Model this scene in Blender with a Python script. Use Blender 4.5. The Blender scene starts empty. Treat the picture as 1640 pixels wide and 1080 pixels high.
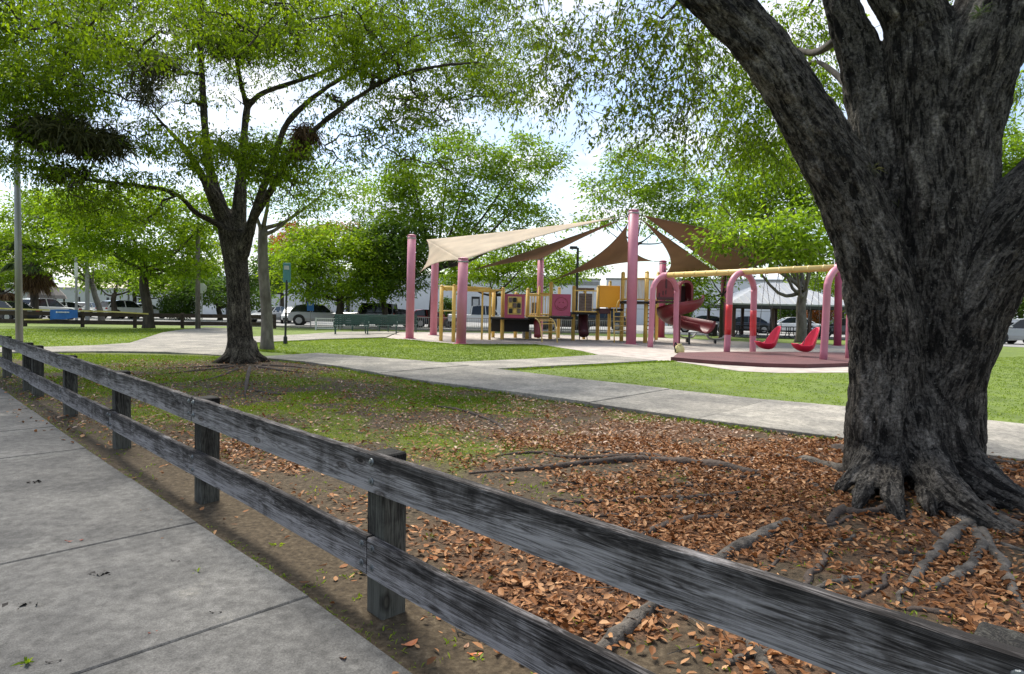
import bpy, bmesh, math, random
import numpy as np
from mathutils import Vector, Matrix
C = bpy.context.scene.collection
R = math.radians

# ------------------------------------------------------------------ camera
F = 1000.; CX = 820.; CY = 540.; H = 1.55
_p = R(2.46); _r = R(1.2)
fwd = np.array([0, math.cos(_p), -math.sin(_p)])
_r0 = np.array([1., 0, 0]); _u0 = np.cross(_r0, fwd)
right = _r0*math.cos(_r) + _u0*math.sin(_r); up = np.cross(right, fwd)
CAM = np.array([0, 0, H])
cam = bpy.data.cameras.new('camera'); camo = bpy.data.objects.new('camera', cam); C.objects.link(camo)
cam.sensor_width = 36; cam.lens = 36*F/1640; cam.clip_end = 2000; cam.clip_start = .05
camo.matrix_world = Matrix(((right[0], up[0], -fwd[0], 0), (right[1], up[1], -fwd[1], 0), (right[2], up[2], -fwd[2], H), (0, 0, 0, 1)))
bpy.context.scene.camera = camo

# ------------------------------------------------------------------ light
SUN_EL, SUN_AZ = 58, -28      # azimuth measured from +Y towards +X
sc = bpy.context.scene
w = bpy.data.worlds.new('World'); sc.world = w; w.use_nodes = True
nt = w.node_tree; N = nt.nodes; L = nt.links; N.clear()
out = N.new('ShaderNodeOutputWorld'); bg = N.new('ShaderNodeBackground'); bg.inputs[1].default_value = .12
sky = N.new('ShaderNodeTexSky'); sky.sky_type = 'NISHITA'; sky.sun_disc = False
sky.sun_elevation = R(SUN_EL); sky.sun_rotation = R(SUN_AZ); sky.air_density = 1.0; sky.dust_density = 1.5
tc = N.new('ShaderNodeTexCoord')
sep = N.new('ShaderNodeSeparateXYZ'); L.new(tc.outputs['Generated'], sep.inputs[0])
ad = N.new('ShaderNodeMath'); ad.operation = 'MAXIMUM'; ad.inputs[1].default_value = 0; L.new(sep.outputs[2], ad.inputs[0])
ad2 = N.new('ShaderNodeMath'); ad2.operation = 'ADD'; ad2.inputs[1].default_value = .25; L.new(ad.outputs[0], ad2.inputs[0])
cb = N.new('ShaderNodeCombineXYZ')
for k in range(2):
    dv = N.new('ShaderNodeMath'); dv.operation = 'DIVIDE'; L.new(sep.outputs[k], dv.inputs[0]); L.new(ad2.outputs[0], dv.inputs[1]); L.new(dv.outputs[0], cb.inputs[k])
n1 = N.new('ShaderNodeTexNoise'); n1.inputs['Scale'].default_value = 2.3; n1.inputs['Detail'].default_value = 7; n1.inputs['Roughness'].default_value = .55
L.new(cb.outputs[0], n1.inputs['Vector'])
rp = N.new('ShaderNodeValToRGB'); rp.color_ramp.elements[0].position = .43; rp.color_ramp.elements[1].position = .60
L.new(n1.outputs['Fac'], rp.inputs[0])
n2 = N.new('ShaderNodeTexNoise'); n2.inputs['Scale'].default_value = 5; n2.inputs['Detail'].default_value = 5
L.new(cb.outputs[0], n2.inputs['Vector'])
rc = N.new('ShaderNodeValToRGB'); rc.color_ramp.elements[0].color = (4.2, 4.65, 5.5, 1); rc.color_ramp.elements[1].color = (6.6, 6.65, 6.8, 1)
rc.color_ramp.elements[0].position = .40; rc.color_ramp.elements[1].position = .62
L.new(n2.outputs['Fac'], rc.inputs[0])
mx = N.new('ShaderNodeMixRGB'); L.new(rp.outputs[0], mx.inputs[0]); L.new(sky.outputs[0], mx.inputs[1]); L.new(rc.outputs[0], mx.inputs[2])
L.new(mx.outputs[0], bg.inputs[0]); L.new(bg.outputs[0], out.inputs[0])
sl = bpy.data.lights.new('sun', 'SUN'); sl.energy = 3.5; sl.angle = R(18); sl.color = (1, .95, .86)
so = bpy.data.objects.new('sun', sl); C.objects.link(so)
sd = Vector((math.sin(R(SUN_AZ))*math.cos(R(SUN_EL)), math.cos(R(SUN_AZ))*math.cos(R(SUN_EL)), math.sin(R(SUN_EL))))
so.rotation_euler = sd.to_track_quat('Z', 'Y').to_euler()
sc.view_settings.view_transform = 'Standard'; sc.view_settings.look = 'None'; sc.view_settings.gamma = 1
sc.view_settings.use_curve_mapping = False
sc.view_settings.exposure = .94
sc.cycles.max_bounces = 8; sc.cycles.transparent_max_bounces = 8; sc.cycles.use_denoising = True
sc.cycles.diffuse_bounces = 4; sc.cycles.caustics_reflective = False; sc.cycles.caustics_refractive = False

# ------------------------------------------------------------------ helpers
def ray(x, y): return fwd + right*((x-CX)/F) - up*((y-CY)/F)
def G(x, y, z=0.):
    d = ray(x, y); return CAM + d*((z-H)/d[2])
def at(x, y, Y):
    d = ray(x, y); return CAM + d*(Y/d[1])

def vnoise(P, seed=0):
    P = np.asarray(P, float) + seed*17.31
    i = np.floor(P).astype(np.int64); f = P-i; f = f*f*(3-2*f)
    def h(a, b, c):
        n = (a*374761393 + b*668265263 + c*2147483647 + seed*144665) & 0x7fffffff
        n = ((n ^ (n >> 13))*1274126177) & 0x7fffffff
        return ((n ^ (n >> 16)) & 0xffff)/65535.
    r = 0
    for a in (0, 1):
        for b in (0, 1):
            for c in (0, 1):
                wt = (f[:, 0] if a else 1-f[:, 0])*(f[:, 1] if b else 1-f[:, 1])*(f[:, 2] if c else 1-f[:, 2])
                r = r + wt*h(i[:, 0]+a, i[:, 1]+b, i[:, 2]+c)
    return r
def fbm(P, seed=0, o=3):
    P = np.asarray(P, float); s = 0; a = .5; t = 0
    Rm = np.array(Matrix.Rotation(.7, 3, 'X')@Matrix.Rotation(1.1, 3, 'Z')@Matrix.Rotation(.5, 3, 'Y'))
    for k in range(o):
        P = P@Rm if k else P@Rm.T
        s = s + a*vnoise(P*2**k, seed+k); t += a; a *= .5
    return s/t

ORG = {}
def tag(o, label=None, cat=None, group=None, kind=None):
    if label: o['label'] = label
    if cat: o['category'] = cat
    if group: o['group'] = group
    if kind: o['kind'] = kind
    return o
def thing(name, label, cat, loc=(0, 0, 0), rz=0, group=None):
    o = bpy.data.objects.new(name, None); C.objects.link(o); o.empty_display_size = .2
    o.location = [float(v) for v in loc]; o.rotation_euler = (0, 0, rz); ORG[o.name] = np.array(loc, float)
    return tag(o, label, cat, group)
def link_mesh(name, me, mat, parent=None, world=True, smooth=False):
    """world=True: vertices are in world coordinates and the parent is unrotated"""
    o = bpy.data.objects.new(name, me); C.objects.link(o)
    if mat: me.materials.append(mat)
    if parent is not None:
        o.parent = parent; ORG[o.name] = ORG.get(parent.name, np.zeros(3))
        if world:
            og = ORG[o.name]; me.transform(Matrix.Translation((-og[0], -og[1], -og[2])))
    if smooth: me.polygons.foreach_set('use_smooth', [True]*len(me.polygons))
    return o
def arr_mesh(name, V, Q, attrs=None):
    me = bpy.data.meshes.new(name); V = np.asarray(V, np.float32).reshape(-1, 3); Q = np.asarray(Q, np.int32)
    k = Q.shape[1]
    me.vertices.add(len(V)); me.vertices.foreach_set('co', V.ravel())
    me.loops.add(Q.size); me.loops.foreach_set('vertex_index', Q.ravel())
    me.polygons.add(len(Q)); me.polygons.foreach_set('loop_start', np.arange(0, Q.size, k, dtype=np.int32))
    me.update(calc_edges=True)
    for n, (dom, val) in (attrs or {}).items():
        if val.ndim == 1:
            a = me.attributes.new(n, 'FLOAT', dom); a.data.foreach_set('value', val.astype(np.float32))
        else:
            a = me.attributes.new(n, 'FLOAT_VECTOR', dom); a.data.foreach_set('vector', val.astype(np.float32).ravel())
    return me

class MB:
    def __init__(s): s.v = []; s.f = []
    def add(s, v, f):
        b = len(s.v); s.v.extend([tuple(float(c) for c in p) for p in v]); s.f.extend([tuple(i+b for i in q) for q in f]); return s
    def box(s, c, size, rz=0, ax=None, bev=0):
        hx, hy, hz = [d/2 for d in size]; c = np.array(c, float)
        if ax is None:
            ax = np.array([[math.cos(rz), math.sin(rz), 0], [-math.sin(rz), math.cos(rz), 0], [0, 0, 1]])
        ax = np.array(ax, float)
        if bev <= 0:
            pts = [c+ax[0]*a*hx+ax[1]*b*hy+ax[2]*d*hz for d in (-1, 1) for b in (-1, 1) for a in (-1, 1)]
            return s.add(pts, [(0, 2, 3, 1), (4, 5, 7, 6), (0, 1, 5, 4), (2, 6, 7, 3), (0, 4, 6, 2), (1, 3, 7, 5)])
        bm = bmesh.new(); bmesh.ops.create_cube(bm, size=1)
        for q in bm.verts: q.co = Vector((q.co.x*hx*2, q.co.y*hy*2, q.co.z*hz*2))
        bmesh.ops.bevel(bm, geom=bm.edges[:], offset=min(bev, .45*min(size)), segments=1, affect='EDGES')
        bm.verts.index_update()
        pts = [c+ax[0]*q.co.x+ax[1]*q.co.y+ax[2]*q.co.z for q in bm.verts]
        fs = [tuple(q.index for q in f.verts) for f in bm.faces]; bm.free()
        return s.add(pts, fs)
    def tube(s, pts, rad, n=8, cap=True):
        P = np.array(pts, float); m = len(P)
        if np.isscalar(rad): rad = [rad]*m
        T = np.gradient(P, axis=0) if m > 2 else np.array([P[1]-P[0]]*2)
        T /= np.linalg.norm(T, axis=1)[:, None]+1e-9
        a = np.array([0, 0, 1.]) if abs(T[0][2]) < .9 else np.array([1., 0, 0])
        u = np.cross(T[0], a); u /= np.linalg.norm(u)
        vv = []; th = np.arange(n)*2*math.pi/n
        for i in range(m):
            u = u-T[i]*(u@T[i]); u /= np.linalg.norm(u)+1e-9; b = np.cross(T[i], u)
            for t in th: vv.append(P[i]+rad[i]*(math.cos(t)*u+math.sin(t)*b))
        ff = [(i*n+j, i*n+(j+1) % n, (i+1)*n+(j+1) % n, (i+1)*n+j) for i in range(m-1) for j in range(n)]
        if cap:
            ff.append(tuple(range(n-1, -1, -1))); ff.append(tuple((m-1)*n+j for j in range(n)))
        return s.add(vv, ff)
    def cyl(s, a, b, r, n=12): return s.tube([a, b], r, n)
    def prism(s, poly, z0, z1):
        n = len(poly); a = 0
        for i in range(n): a += poly[i][0]*poly[(i+1) % n][1]-poly[(i+1) % n][0]*poly[i][1]
        if a < 0: poly = poly[::-1]
        v = [(p[0], p[1], z0) for p in poly]+[(p[0], p[1], z1) for p in poly]
        return s.add(v, [tuple(range(n-1, -1, -1)), tuple(range(n, 2*n))]+[(i, (i+1) % n, n+(i+1) % n, n+i) for i in range(n)])
    def lathe(s, c, prof, n=16):
        c = np.array(c, float); v = []
        for r, z in prof:
            for j in range(n):
                t = j*2*math.pi/n; v.append(c+np.array([r*math.cos(t), r*math.sin(t), z]))
        m = len(prof)
        f = [(i*n+j, i*n+(j+1) % n, (i+1)*n+(j+1) % n, (i+1)*n+j) for i in range(m-1) for j in range(n)]
        f.append(tuple(range(n-1, -1, -1))); f.append(tuple((m-1)*n+j for j in range(n)))
        return s.add(v, f)
    def build(s, name, mat, parent=None, world=True, smooth=False):
        me = bpy.data.meshes.new(name); me.from_pydata(s.v, [], s.f); me.update()
        return link_mesh(name, me, mat, parent, world, smooth)

def single(name, mb, mat, label, cat, base, group=None, smooth=False):
    """a thing that is one mesh, given in world coordinates, origin at its base"""
    o = mb.build(name, mat, None, True, smooth)
    o.data.transform(Matrix.Translation((-float(base[0]), -float(base[1]), -float(base[2])))); o.location = [float(v) for v in base]
    return tag(o, label, cat, group)

# ------------------------------------------------------------------ materials
def newmat(name):
    m = bpy.data.materials.new(name); m.use_nodes = True
    t = m.node_tree; return m, t.nodes, t.links, t.nodes['Principled BSDF']
def ramp(N, stops):
    r = N.new('ShaderNodeValToRGB'); e = r.color_ramp.elements
    while len(e) < len(stops): e.new(.5)
    for k, (p, c) in enumerate(stops): e[k].position = p; e[k].color = (*c, 1) if len(c) == 3 else c
    return r
def mat(name, c1, c2=None, scale=3, rough=.7, bump=0, detail=5, stretch=(1, 1, 1), metal=0, bscale=None, spread=(.35, .65), coat=0, world=False):
    m, N, L, b = newmat(name)
    b.inputs['Roughness'].default_value = rough; b.inputs['Metallic'].default_value = metal
    if coat: b.inputs['Coat Weight'].default_value = coat; b.inputs['Coat Roughness'].default_value = .1
    c2 = c2 or tuple(v*.8 for v in c1)
    tc = N.new('ShaderNodeTexCoord'); mp = N.new('ShaderNodeMapping'); mp.inputs['Scale'].default_value = stretch
    if world:
        g = N.new('ShaderNodeNewGeometry'); L.new(g.outputs['Position'], mp.inputs[0])
    else:
        L.new(tc.outputs['Object'], mp.inputs[0])
    n = N.new('ShaderNodeTexNoise'); n.inputs['Scale'].default_value = scale; n.inputs['Detail'].default_value = detail; n.inputs['Roughness'].default_value = .6
    L.new(mp.outputs[0], n.inputs['Vector'])
    r = ramp(N, [(spread[0], c2), (spread[1], c1)]); L.new(n.outputs['Fac'], r.inputs[0]); L.new(r.outputs[0], b.inputs['Base Color'])
    if bump:
        n2 = N.new('ShaderNodeTexNoise'); n2.inputs['Scale'].default_value = bscale or scale*4; n2.inputs['Detail'].default_value = 6
        L.new(mp.outputs[0], n2.inputs['Vector'])
        bp = N.new('ShaderNodeBump'); bp.inputs['Strength'].default_value = bump; bp.inputs['Distance'].default_value = .02
        L.new(n2.outputs['Fac'], bp.inputs['Height']); L.new(bp.outputs[0], b.inputs['Normal'])
    return m
def leafmat(name, cols, trans=.45, tcol=None, rough=.5):
    """cols: three base colours picked per leaf by the face attribute rnd; part of the light passes through"""
    m, N, L, b = newmat(name)
    a = N.new('ShaderNodeAttribute'); a.attribute_name = 'rnd'
    r = ramp(N, [(0, cols[0]), (.5, cols[1]), (1, cols[2])]); L.new(a.outputs['Fac'], r.inputs[0])
    L.new(r.outputs[0], b.inputs['Base Color']); b.inputs['Roughness'].default_value = rough
    b.inputs['Specular IOR Level'].default_value = .12
    if trans:
        t = N.new('ShaderNodeBsdfTranslucent')
        mu = N.new('ShaderNodeMixRGB'); mu.blend_type = 'MULTIPLY'; mu.inputs[0].default_value = 1; mu.inputs[2].default_value = (*(tcol or (2.0, 2.0, 1.0)), 1)
        L.new(r.outputs[0], mu.inputs[1]); L.new(mu.outputs[0], t.inputs[0])
        ms = N.new('ShaderNodeMixShader'); ms.inputs[0].default_value = trans
        L.new(b.outputs[0], ms.inputs[1]); L.new(t.outputs[0], ms.inputs[2])
        L.new(ms.outputs[0], N['Material Output'].inputs[0])
    return m

def bark_mat(name, dark, mid, pale, palecut=.62, scale=1.):
    """barkco runs along the limb (third axis), so the plates and furrows follow it"""
    m, N, L, b = newmat(name); b.inputs['Roughness'].default_value = .92; b.inputs['Specular IOR Level'].default_value = .2
    a = N.new('ShaderNodeAttribute'); a.attribute_name = 'barkco'; g = N.new('ShaderNodeNewGeometry')
    def nz(s, det, vec, dist=0, ro=.62):
        n = N.new('ShaderNodeTexNoise'); n.inputs['Scale'].default_value = s; n.inputs['Detail'].default_value = det; n.inputs['Roughness'].default_value = ro
        n.inputs['Distortion'].default_value = dist; L.new(vec, n.inputs['Vector']); return n.outputs['Fac']
    def mth(op, x, y, z=None):
        k = N.new('ShaderNodeMath'); k.operation = op
        for q, v in enumerate((x, y, z)):
            if v is None: continue
            if isinstance(v, (int, float)): k.inputs[q].default_value = v
            else: L.new(v, k.inputs[q])
        return k.outputs[0]
    n1 = nz(1.5*scale, 5, a.outputs['Vector'], .25); n2 = nz(4.2*scale, 6, a.outputs['Vector'], .2, .7)
    rid = mth('MULTIPLY', mth('ABSOLUTE', mth('SUBTRACT', n1, .5), 0), 4.5); rid2 = mth('MULTIPLY', mth('ABSOLUTE', mth('SUBTRACT', n2, .5), 0), 4.)
    hgt = mth('MULTIPLY_ADD', rid2, .45, mth('MINIMUM', rid, 1.))
    r1 = ramp(N, [(.10, dark), (.60, mid), (1.0, tuple(v*1.7 for v in mid))]); L.new(mth('MULTIPLY', hgt, .75), r1.inputs[0])
    nb = nz(1.6, 9, g.outputs['Position'], .3, .68); sv = nz(.9*scale, 4, a.outputs['Vector'], .2)
    pf = mth('MULTIPLY_ADD', sv, .5, mth('MULTIPLY_ADD', hgt, .10, mth('MULTIPLY', nb, .55)))
    r2 = ramp(N, [(palecut, (0, 0, 0)), (palecut+.10, (1, 1, 1))]); L.new(pf, r2.inputs[0])
    m1 = N.new('ShaderNodeMixRGB'); L.new(r2.outputs[0], m1.inputs[0]); L.new(r1.outputs[0], m1.inputs[1])
    pc = ramp(N, [(.2, tuple(v*.35 for v in pale)), (.8, pale)]); L.new(mth('MULTIPLY', hgt, .8), pc.inputs[0]); L.new(pc.outputs[0], m1.inputs[2])
    n3 = nz(2.6*scale, 4, a.outputs['Vector'], .5); rl_ = ramp(N, [(.05, (1, 1, 1)), (.16, (0, 0, 0))]); L.new(mth('MULTIPLY', mth('ABSOLUTE', mth('SUBTRACT', n3, .52), 0), 2.), rl_.inputs[0])
    rk = mth('MULTIPLY', mth('MULTIPLY', rl_.outputs[0], .55), mth('MULTIPLY', nb, 1.2)); mr = N.new('ShaderNodeMixRGB'); L.new(rk, mr.inputs[0]); L.new(m1.outputs[0], mr.inputs[1]); mr.inputs[2].default_value = (*pale, 1)
    gr = nz(38, 6, g.outputs['Position'], 0, .75); rg_ = ramp(N, [(.38, (.30, .30, .30)), (.52, (1, 1, 1)), (.66, (1.7, 1.7, 1.7))]); L.new(gr, rg_.inputs[0])
    mg = N.new('ShaderNodeMixRGB'); mg.blend_type = 'MULTIPLY'; mg.inputs[0].default_value = 1; L.new(mr.outputs[0], mg.inputs[1]); L.new(rg_.outputs[0], mg.inputs[2]); m1 = mg
    sp_ = nz(60, 2, g.outputs['Position'], 0, .5); r3 = ramp(N, [(.70, (0, 0, 0)), (.74, (1, 1, 1))]); L.new(sp_, r3.inputs[0])
    m2 = N.new('ShaderNodeMixRGB'); L.new(r3.outputs[0], m2.inputs[0]); L.new(m1.outputs[0], m2.inputs[1]); m2.inputs[2].default_value = (.24, .24, .22, 1)
    L.new(m2.outputs[0], b.inputs['Base Color'])
    bp = N.new('ShaderNodeBump'); bp.inputs['Strength'].default_value = 1.; bp.inputs['Distance'].default_value = .06
    L.new(mth('MULTIPLY_ADD', gr, .5, hgt), bp.inputs['Height']); L.new(bp.outputs[0], b.inputs['Normal'])
    return m

def wood_mat(name, dark, mid, pale, vert=False):
    m, N, L, b = newmat(name); b.inputs['Roughness'].default_value = .88; b.inputs['Specular IOR Level'].default_value = .25
    tc = N.new('ShaderNodeTexCoord'); oi = N.new('ShaderNodeObjectInfo')
    sc_ = N.new('ShaderNodeVectorMath'); sc_.operation = 'SCALE'; sc_.inputs['Scale'].default_value = 40
    cbn = N.new('ShaderNodeCombineXYZ'); L.new(oi.outputs['Random'], cbn.inputs[0]); L.new(cbn.outputs[0], sc_.inputs[0])
    off = N.new('ShaderNodeVectorMath'); off.operation = 'ADD'; L.new(sc_.outputs[0], off.inputs[1])
    if vert:      # grain runs up the post
        mr_ = N.new('ShaderNodeMapping'); mr_.inputs['Rotation'].default_value = (0, math.pi/2, 0); L.new(tc.outputs['Object'], mr_.inputs[0]); L.new(mr_.outputs[0], off.inputs[0])
    else: L.new(tc.outputs['Object'], off.inputs[0])
    def nz(scale, st, det, rough, dist=0.):
        mp = N.new('ShaderNodeMapping'); mp.inputs['Scale'].default_value = st; L.new(off.outputs[0], mp.inputs[0])
        n = N.new('ShaderNodeTexNoise'); n.inputs['Scale'].default_value = scale; n.inputs['Detail'].default_value = det; n.inputs['Roughness'].default_value = rough; n.inputs['Distortion'].default_value = dist
        L.new(mp.outputs[0], n.inputs['Vector']); return n.outputs['Fac']
    def mth(op, a, b_, c=None):
        k = N.new('ShaderNodeMath'); k.operation = op
        for q, v in enumerate((a, b_, c)):
            if v is None: continue
            if isinstance(v, (int, float)): k.inputs[q].default_value = v
            else: L.new(v, k.inputs[q])
        return k.outputs[0]
    fine = nz(1.0, (2.5, 60, 60), 5, .7, .3)          # fibres
    grain = nz(1.0, (.9, 15, 22), 4, .5, 1.6)         # growth rings, wandering
    ring = mth('ABSOLUTE', mth('SUBTRACT', mth('FRACT', mth('MULTIPLY', grain, 9.), 0), .5), 0)
    big = nz(2.4, (.8, 2, 3.5), 9, .72, .8)           # weather blotches
    drip = nz(3.5, (2.2, 1, .5), 6, .65, .5)          # stains from the upper edge
    sp = N.new('ShaderNodeSeparateXYZ'); L.new(tc.outputs['Object'], sp.inputs[0])
    st = N.new('ShaderNodeMapRange'); st.inputs[1].default_value = .1 if vert else -.09; st.inputs[2].default_value = .83 if vert else .095; st.inputs[3].default_value = .10; st.inputs[4].default_value = -.17
    L.new(sp.outputs[2], st.inputs[0])
    v = mth('MULTIPLY_ADD', big, .80, st.outputs[0]); v = mth('MULTIPLY_ADD', drip, .30, v); v = mth('MULTIPLY_ADD', fine, .26, v); v = mth('MULTIPLY_ADD', ring, .32, v)
    r = ramp(N, [(.55, dark), (.68, mid), (.88, pale)]); L.new(v, r.inputs[0])
    # lichen and pale scuffs
    sc2 = nz(1.0, (5, 24, 40), 7, .75, 0); r2 = ramp(N, [(.66, (0, 0, 0)), (.74, (1, 1, 1))]); L.new(sc2, r2.inputs[0])
    mx_ = N.new('ShaderNodeMixRGB'); L.new(r2.outputs[0], mx_.inputs[0]); L.new(r.outputs[0], mx_.inputs[1]); mx_.inputs[2].default_value = (*[c*.8 for c in pale], 1)
    kp = N.new('ShaderNodeMapping'); kp.inputs['Scale'].default_value = (1.5, 3., 4.2); L.new(off.outputs[0], kp.inputs[0])
    kv = N.new('ShaderNodeTexVoronoi'); kv.inputs['Scale'].default_value = 1.6; L.new(kp.outputs[0], kv.inputs['Vector'])
    kr = ramp(N, [(.05, (.10, .09, .085)), (.085, (.75, .70, .66)), (.11, (.30, .28, .27)), (.17, (1, 1, 1))]); L.new(kv.outputs['Distance'], kr.inputs[0])
    km = N.new('ShaderNodeMixRGB'); km.blend_type = 'MULTIPLY'; km.inputs[0].default_value = 1; L.new(mx_.outputs[0], km.inputs[1]); L.new(kr.outputs[0], km.inputs[2]); mx_ = km
    fm = ramp(N, [(.30, (.55, .55, .55)), (.48, (.95, .95, .95)), (.68, (1.15, 1.15, 1.15))]); L.new(mth('MULTIPLY_ADD', ring, .25, mth('MULTIPLY_ADD', fine, .8, -.02)), fm.inputs[0])
    mu = N.new('ShaderNodeMixRGB'); mu.blend_type = 'MULTIPLY'; mu.inputs[0].default_value = 1; L.new(mx_.outputs[0], mu.inputs[1]); L.new(fm.outputs[0], mu.inputs[2])
    L.new(mu.outputs[0], b.inputs['Base Color'])
    bp = N.new('ShaderNodeBump'); bp.inputs['Strength'].default_value = .55; bp.inputs['Distance'].default_value = .006
    L.new(mth('MULTIPLY_ADD', ring, .4, fine), bp.inputs['Height']); L.new(bp.outputs[0], b.inputs['Normal'])
    return m

def concrete_mat(name, c, dark, stain, rough=.88):
    m, N, L, b = newmat(name); b.inputs['Roughness'].default_value = rough; b.inputs['Specular IOR Level'].default_value = .25
    g = N.new('ShaderNodeNewGeometry'); oi = N.new('ShaderNodeObjectInfo')
    def nz(s, d, r_=.6):
        n = N.new('ShaderNodeTexNoise'); n.inputs['Scale'].default_value = s; n.inputs['Detail'].default_value = d; n.inputs['Roughness'].default_value = r_; L.new(g.outputs['Position'], n.inputs['Vector']); return n
    a = nz(1.1, 8, .62); f = nz(150, 3); e = nz(15, 8, .75); q = nz(.8, 9, .68)
    r = ramp(N, [(.38, dark), (.50, tuple((x+y)/2 for x, y in zip(c, dark))), (.60, c)]); L.new(a.outputs['Fac'], r.inputs[0])
    r2 = ramp(N, [(.60, (0, 0, 0)), (.68, (1, 1, 1))]); L.new(q.outputs['Fac'], r2.inputs[0])
    m1 = N.new('ShaderNodeMixRGB'); L.new(r2.outputs[0], m1.inputs[0]); L.new(r.outputs[0], m1.inputs[1]); m1.inputs[2].default_value = (*stain, 1)
    def mulr(prev, src, lo, hi, p0=.3, p1=.7):
        rr = ramp(N, [(p0, (lo, lo, lo)), (p1, (hi, hi, hi))]); L.new(src, rr.inputs[0])
        k = N.new('ShaderNodeMixRGB'); k.blend_type = 'MULTIPLY'; k.inputs[0].default_value = 1; L.new(prev, k.inputs[1]); L.new(rr.outputs[0], k.inputs[2]); return k.outputs[0]
    o = mulr(m1.outputs[0], f.outputs['Fac'], .70, 1.25, .35, .65); o = mulr(o, e.outputs['Fac'], .60, 1.25, .36, .64); o = mulr(o, oi.outputs['Random'], .88, 1.08, 0, 1)
    L.new(o, b.inputs['Base Color'])
    bp = N.new('ShaderNodeBump'); bp.inputs['Strength'].default_value = .35; bp.inputs['Distance'].default_value = .006
    L.new(f.outputs['Fac'], bp.inputs['Height']); L.new(bp.outputs[0], b.inputs['Normal'])
    return m

MT = {}
MT['grass'] = mat('lawn_grass', (.135, .190, .016), (.080, .120, .012), 1.3, .9, .8, 8, bscale=60, world=True)
MT['sand'] = mat('pale_mulch', (.46, .41, .36), (.30, .26, .23), 2.2, .95, .6, 9, bscale=50, world=True)
MT['asphalt'] = mat('worn_asphalt', (.30, .295, .28), (.19, .188, .18), .5, .9, .3, 8, bscale=60, world=True)
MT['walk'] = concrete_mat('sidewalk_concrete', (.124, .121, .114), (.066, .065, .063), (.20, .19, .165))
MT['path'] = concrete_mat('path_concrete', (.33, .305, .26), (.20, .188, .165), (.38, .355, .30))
MT['mat_rubber'] = mat('maroon_rubber', (.125, .042, .042), (.08, .028, .029), 1.5, .8, .4, 8, bscale=80, world=True)
MT['wood'] = wood_mat('weathered_wood', (.020, .0175, .0165), (.088, .080, .077), (.29, .275, .275))
MT['post_wood'] = wood_mat('dark_post_wood', (.009, .0085, .0075), (.030, .028, .024), (.095, .095, .08), True)
MT['far_wood'] = mat('dark_brown_wood', (.055, .038, .026), (.03, .02, .014), 4, .9, .3)
MT['bark'] = bark_mat('dark_furrowed_bark', (.009, .008, .007), (.058, .050, .043), (.29, .265, .23), .56)
MT['bark2'] = mat('grey_brown_bark', (.075, .06, .045), (.024, .019, .015), 6, .95, .9, 8, (1, 1, .35), bscale=14, world=True)
MT['bark3'] = mat('pale_grey_bark', (.20, .18, .155), (.085, .075, .062), 5, .95, .7, 8, (1, 1, .4), bscale=14, world=True)
MT['root'] = mat('grey_root_bark', (.15, .13, .108), (.028, .023, .018), 9, .95, 1.0, 9, bscale=45, world=True)
MT['rootdark'] = mat('brown_root_bark', (.085, .062, .048), (.026, .019, .015), 7, .95, .9, 8, bscale=30, world=True)
MT['pink'] = mat('faded_pink_paint', (.55, .205, .27), (.47, .165, .225), 1.2, .45, .04, 5)
MT['pinkd'] = mat('rose_plastic', (.42, .065, .135), (.33, .05, .105), 1.5, .45)
MT['maroon'] = mat('maroon_plastic', (.25, .030, .038), (.17, .022, .028), 1.5, .42)
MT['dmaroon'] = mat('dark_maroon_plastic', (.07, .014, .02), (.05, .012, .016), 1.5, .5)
MT['red'] = mat('fresh_red_paint', (.62, .025, .03), (.5, .03, .035), 3, .4)
MT['seatred'] = mat('red_seat_plastic', (.66, .025, .075), (.56, .022, .06), 2, .32)
MT['yellow'] = mat('faded_yellow_paint', (.76, .52, .13), (.64, .40, .09), 2, .5)
MT['paleyel'] = mat('pale_yellow_paint', (.70, .53, .20), (.60, .43, .14), 2, .5)
MT['orange'] = mat('golden_yellow_plastic', (.80, .36, .008), (.72, .31, .006), 1.2, .45)
MT['brownpanel'] = mat('brown_grey_panel', (.19, .14, .12), (.12, .09, .075), 5, .8, .3, 5, (1, 1, 4))
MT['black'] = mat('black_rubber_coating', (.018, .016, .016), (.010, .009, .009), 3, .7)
MT['cream'] = None
MT['white'] = mat('white_paint', (.72, .72, .70), (.62, .62, .60), 2, .6)
MT['greybox'] = mat('pale_grey_paint', (.45, .46, .46), (.36, .37, .37), 3, .6)
MT['galv'] = mat('galvanised_steel', (.30, .30, .295), (.22, .22, .215), 2.5, .45, .03, 6, (1, 1, .3), metal=.5)
MT['dsteel'] = mat('dark_steel', (.03, .032, .034), (.02, .02, .022), 3, .5, metal=.3)
MT['green'] = mat('green_coated_steel', (.030, .085, .062), (.022, .06, .045), 3, .45)
MT['roofm'] = mat('grey_metal_roof', (.38, .39, .41), (.30, .31, .33), 1.2, .5, 0, 5, (4, .3, 1))
MT['brownpost'] = mat('brown_painted_post', (.075, .038, .028), (.05, .026, .02), 3, .7)
MT['wallw'] = mat('white_stucco', (.66, .68, .70), (.56, .58, .60), .5, .85, .05, 6, world=True)
MT['wallg'] = mat('pale_grey_stucco', (.42, .43, .43), (.36, .37, .37), .5, .85, 0, 6, world=True)
MT['glass'] = mat('dark_glass', (.012, .014, .017), (.010, .012, .014), 1, .08)
MT['chain'] = mat('chain_steel', (.12, .12, .12), (.07, .07, .07), 30, .5, metal=.6)
MT['thatch'] = mat('grey_thatch', (.20, .18, .16), (.10, .09, .08), 6, .95, .8, 6, (6, 6, 1))
MT['bolt'] = mat('zinc_bolt', (.20, .22, .23), (.11, .115, .12), 20, .45, metal=.6)
MT['tyre'] = mat('black_tyre', (.012, .012, .012), (.016, .016, .016), 3, .8)
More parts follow.
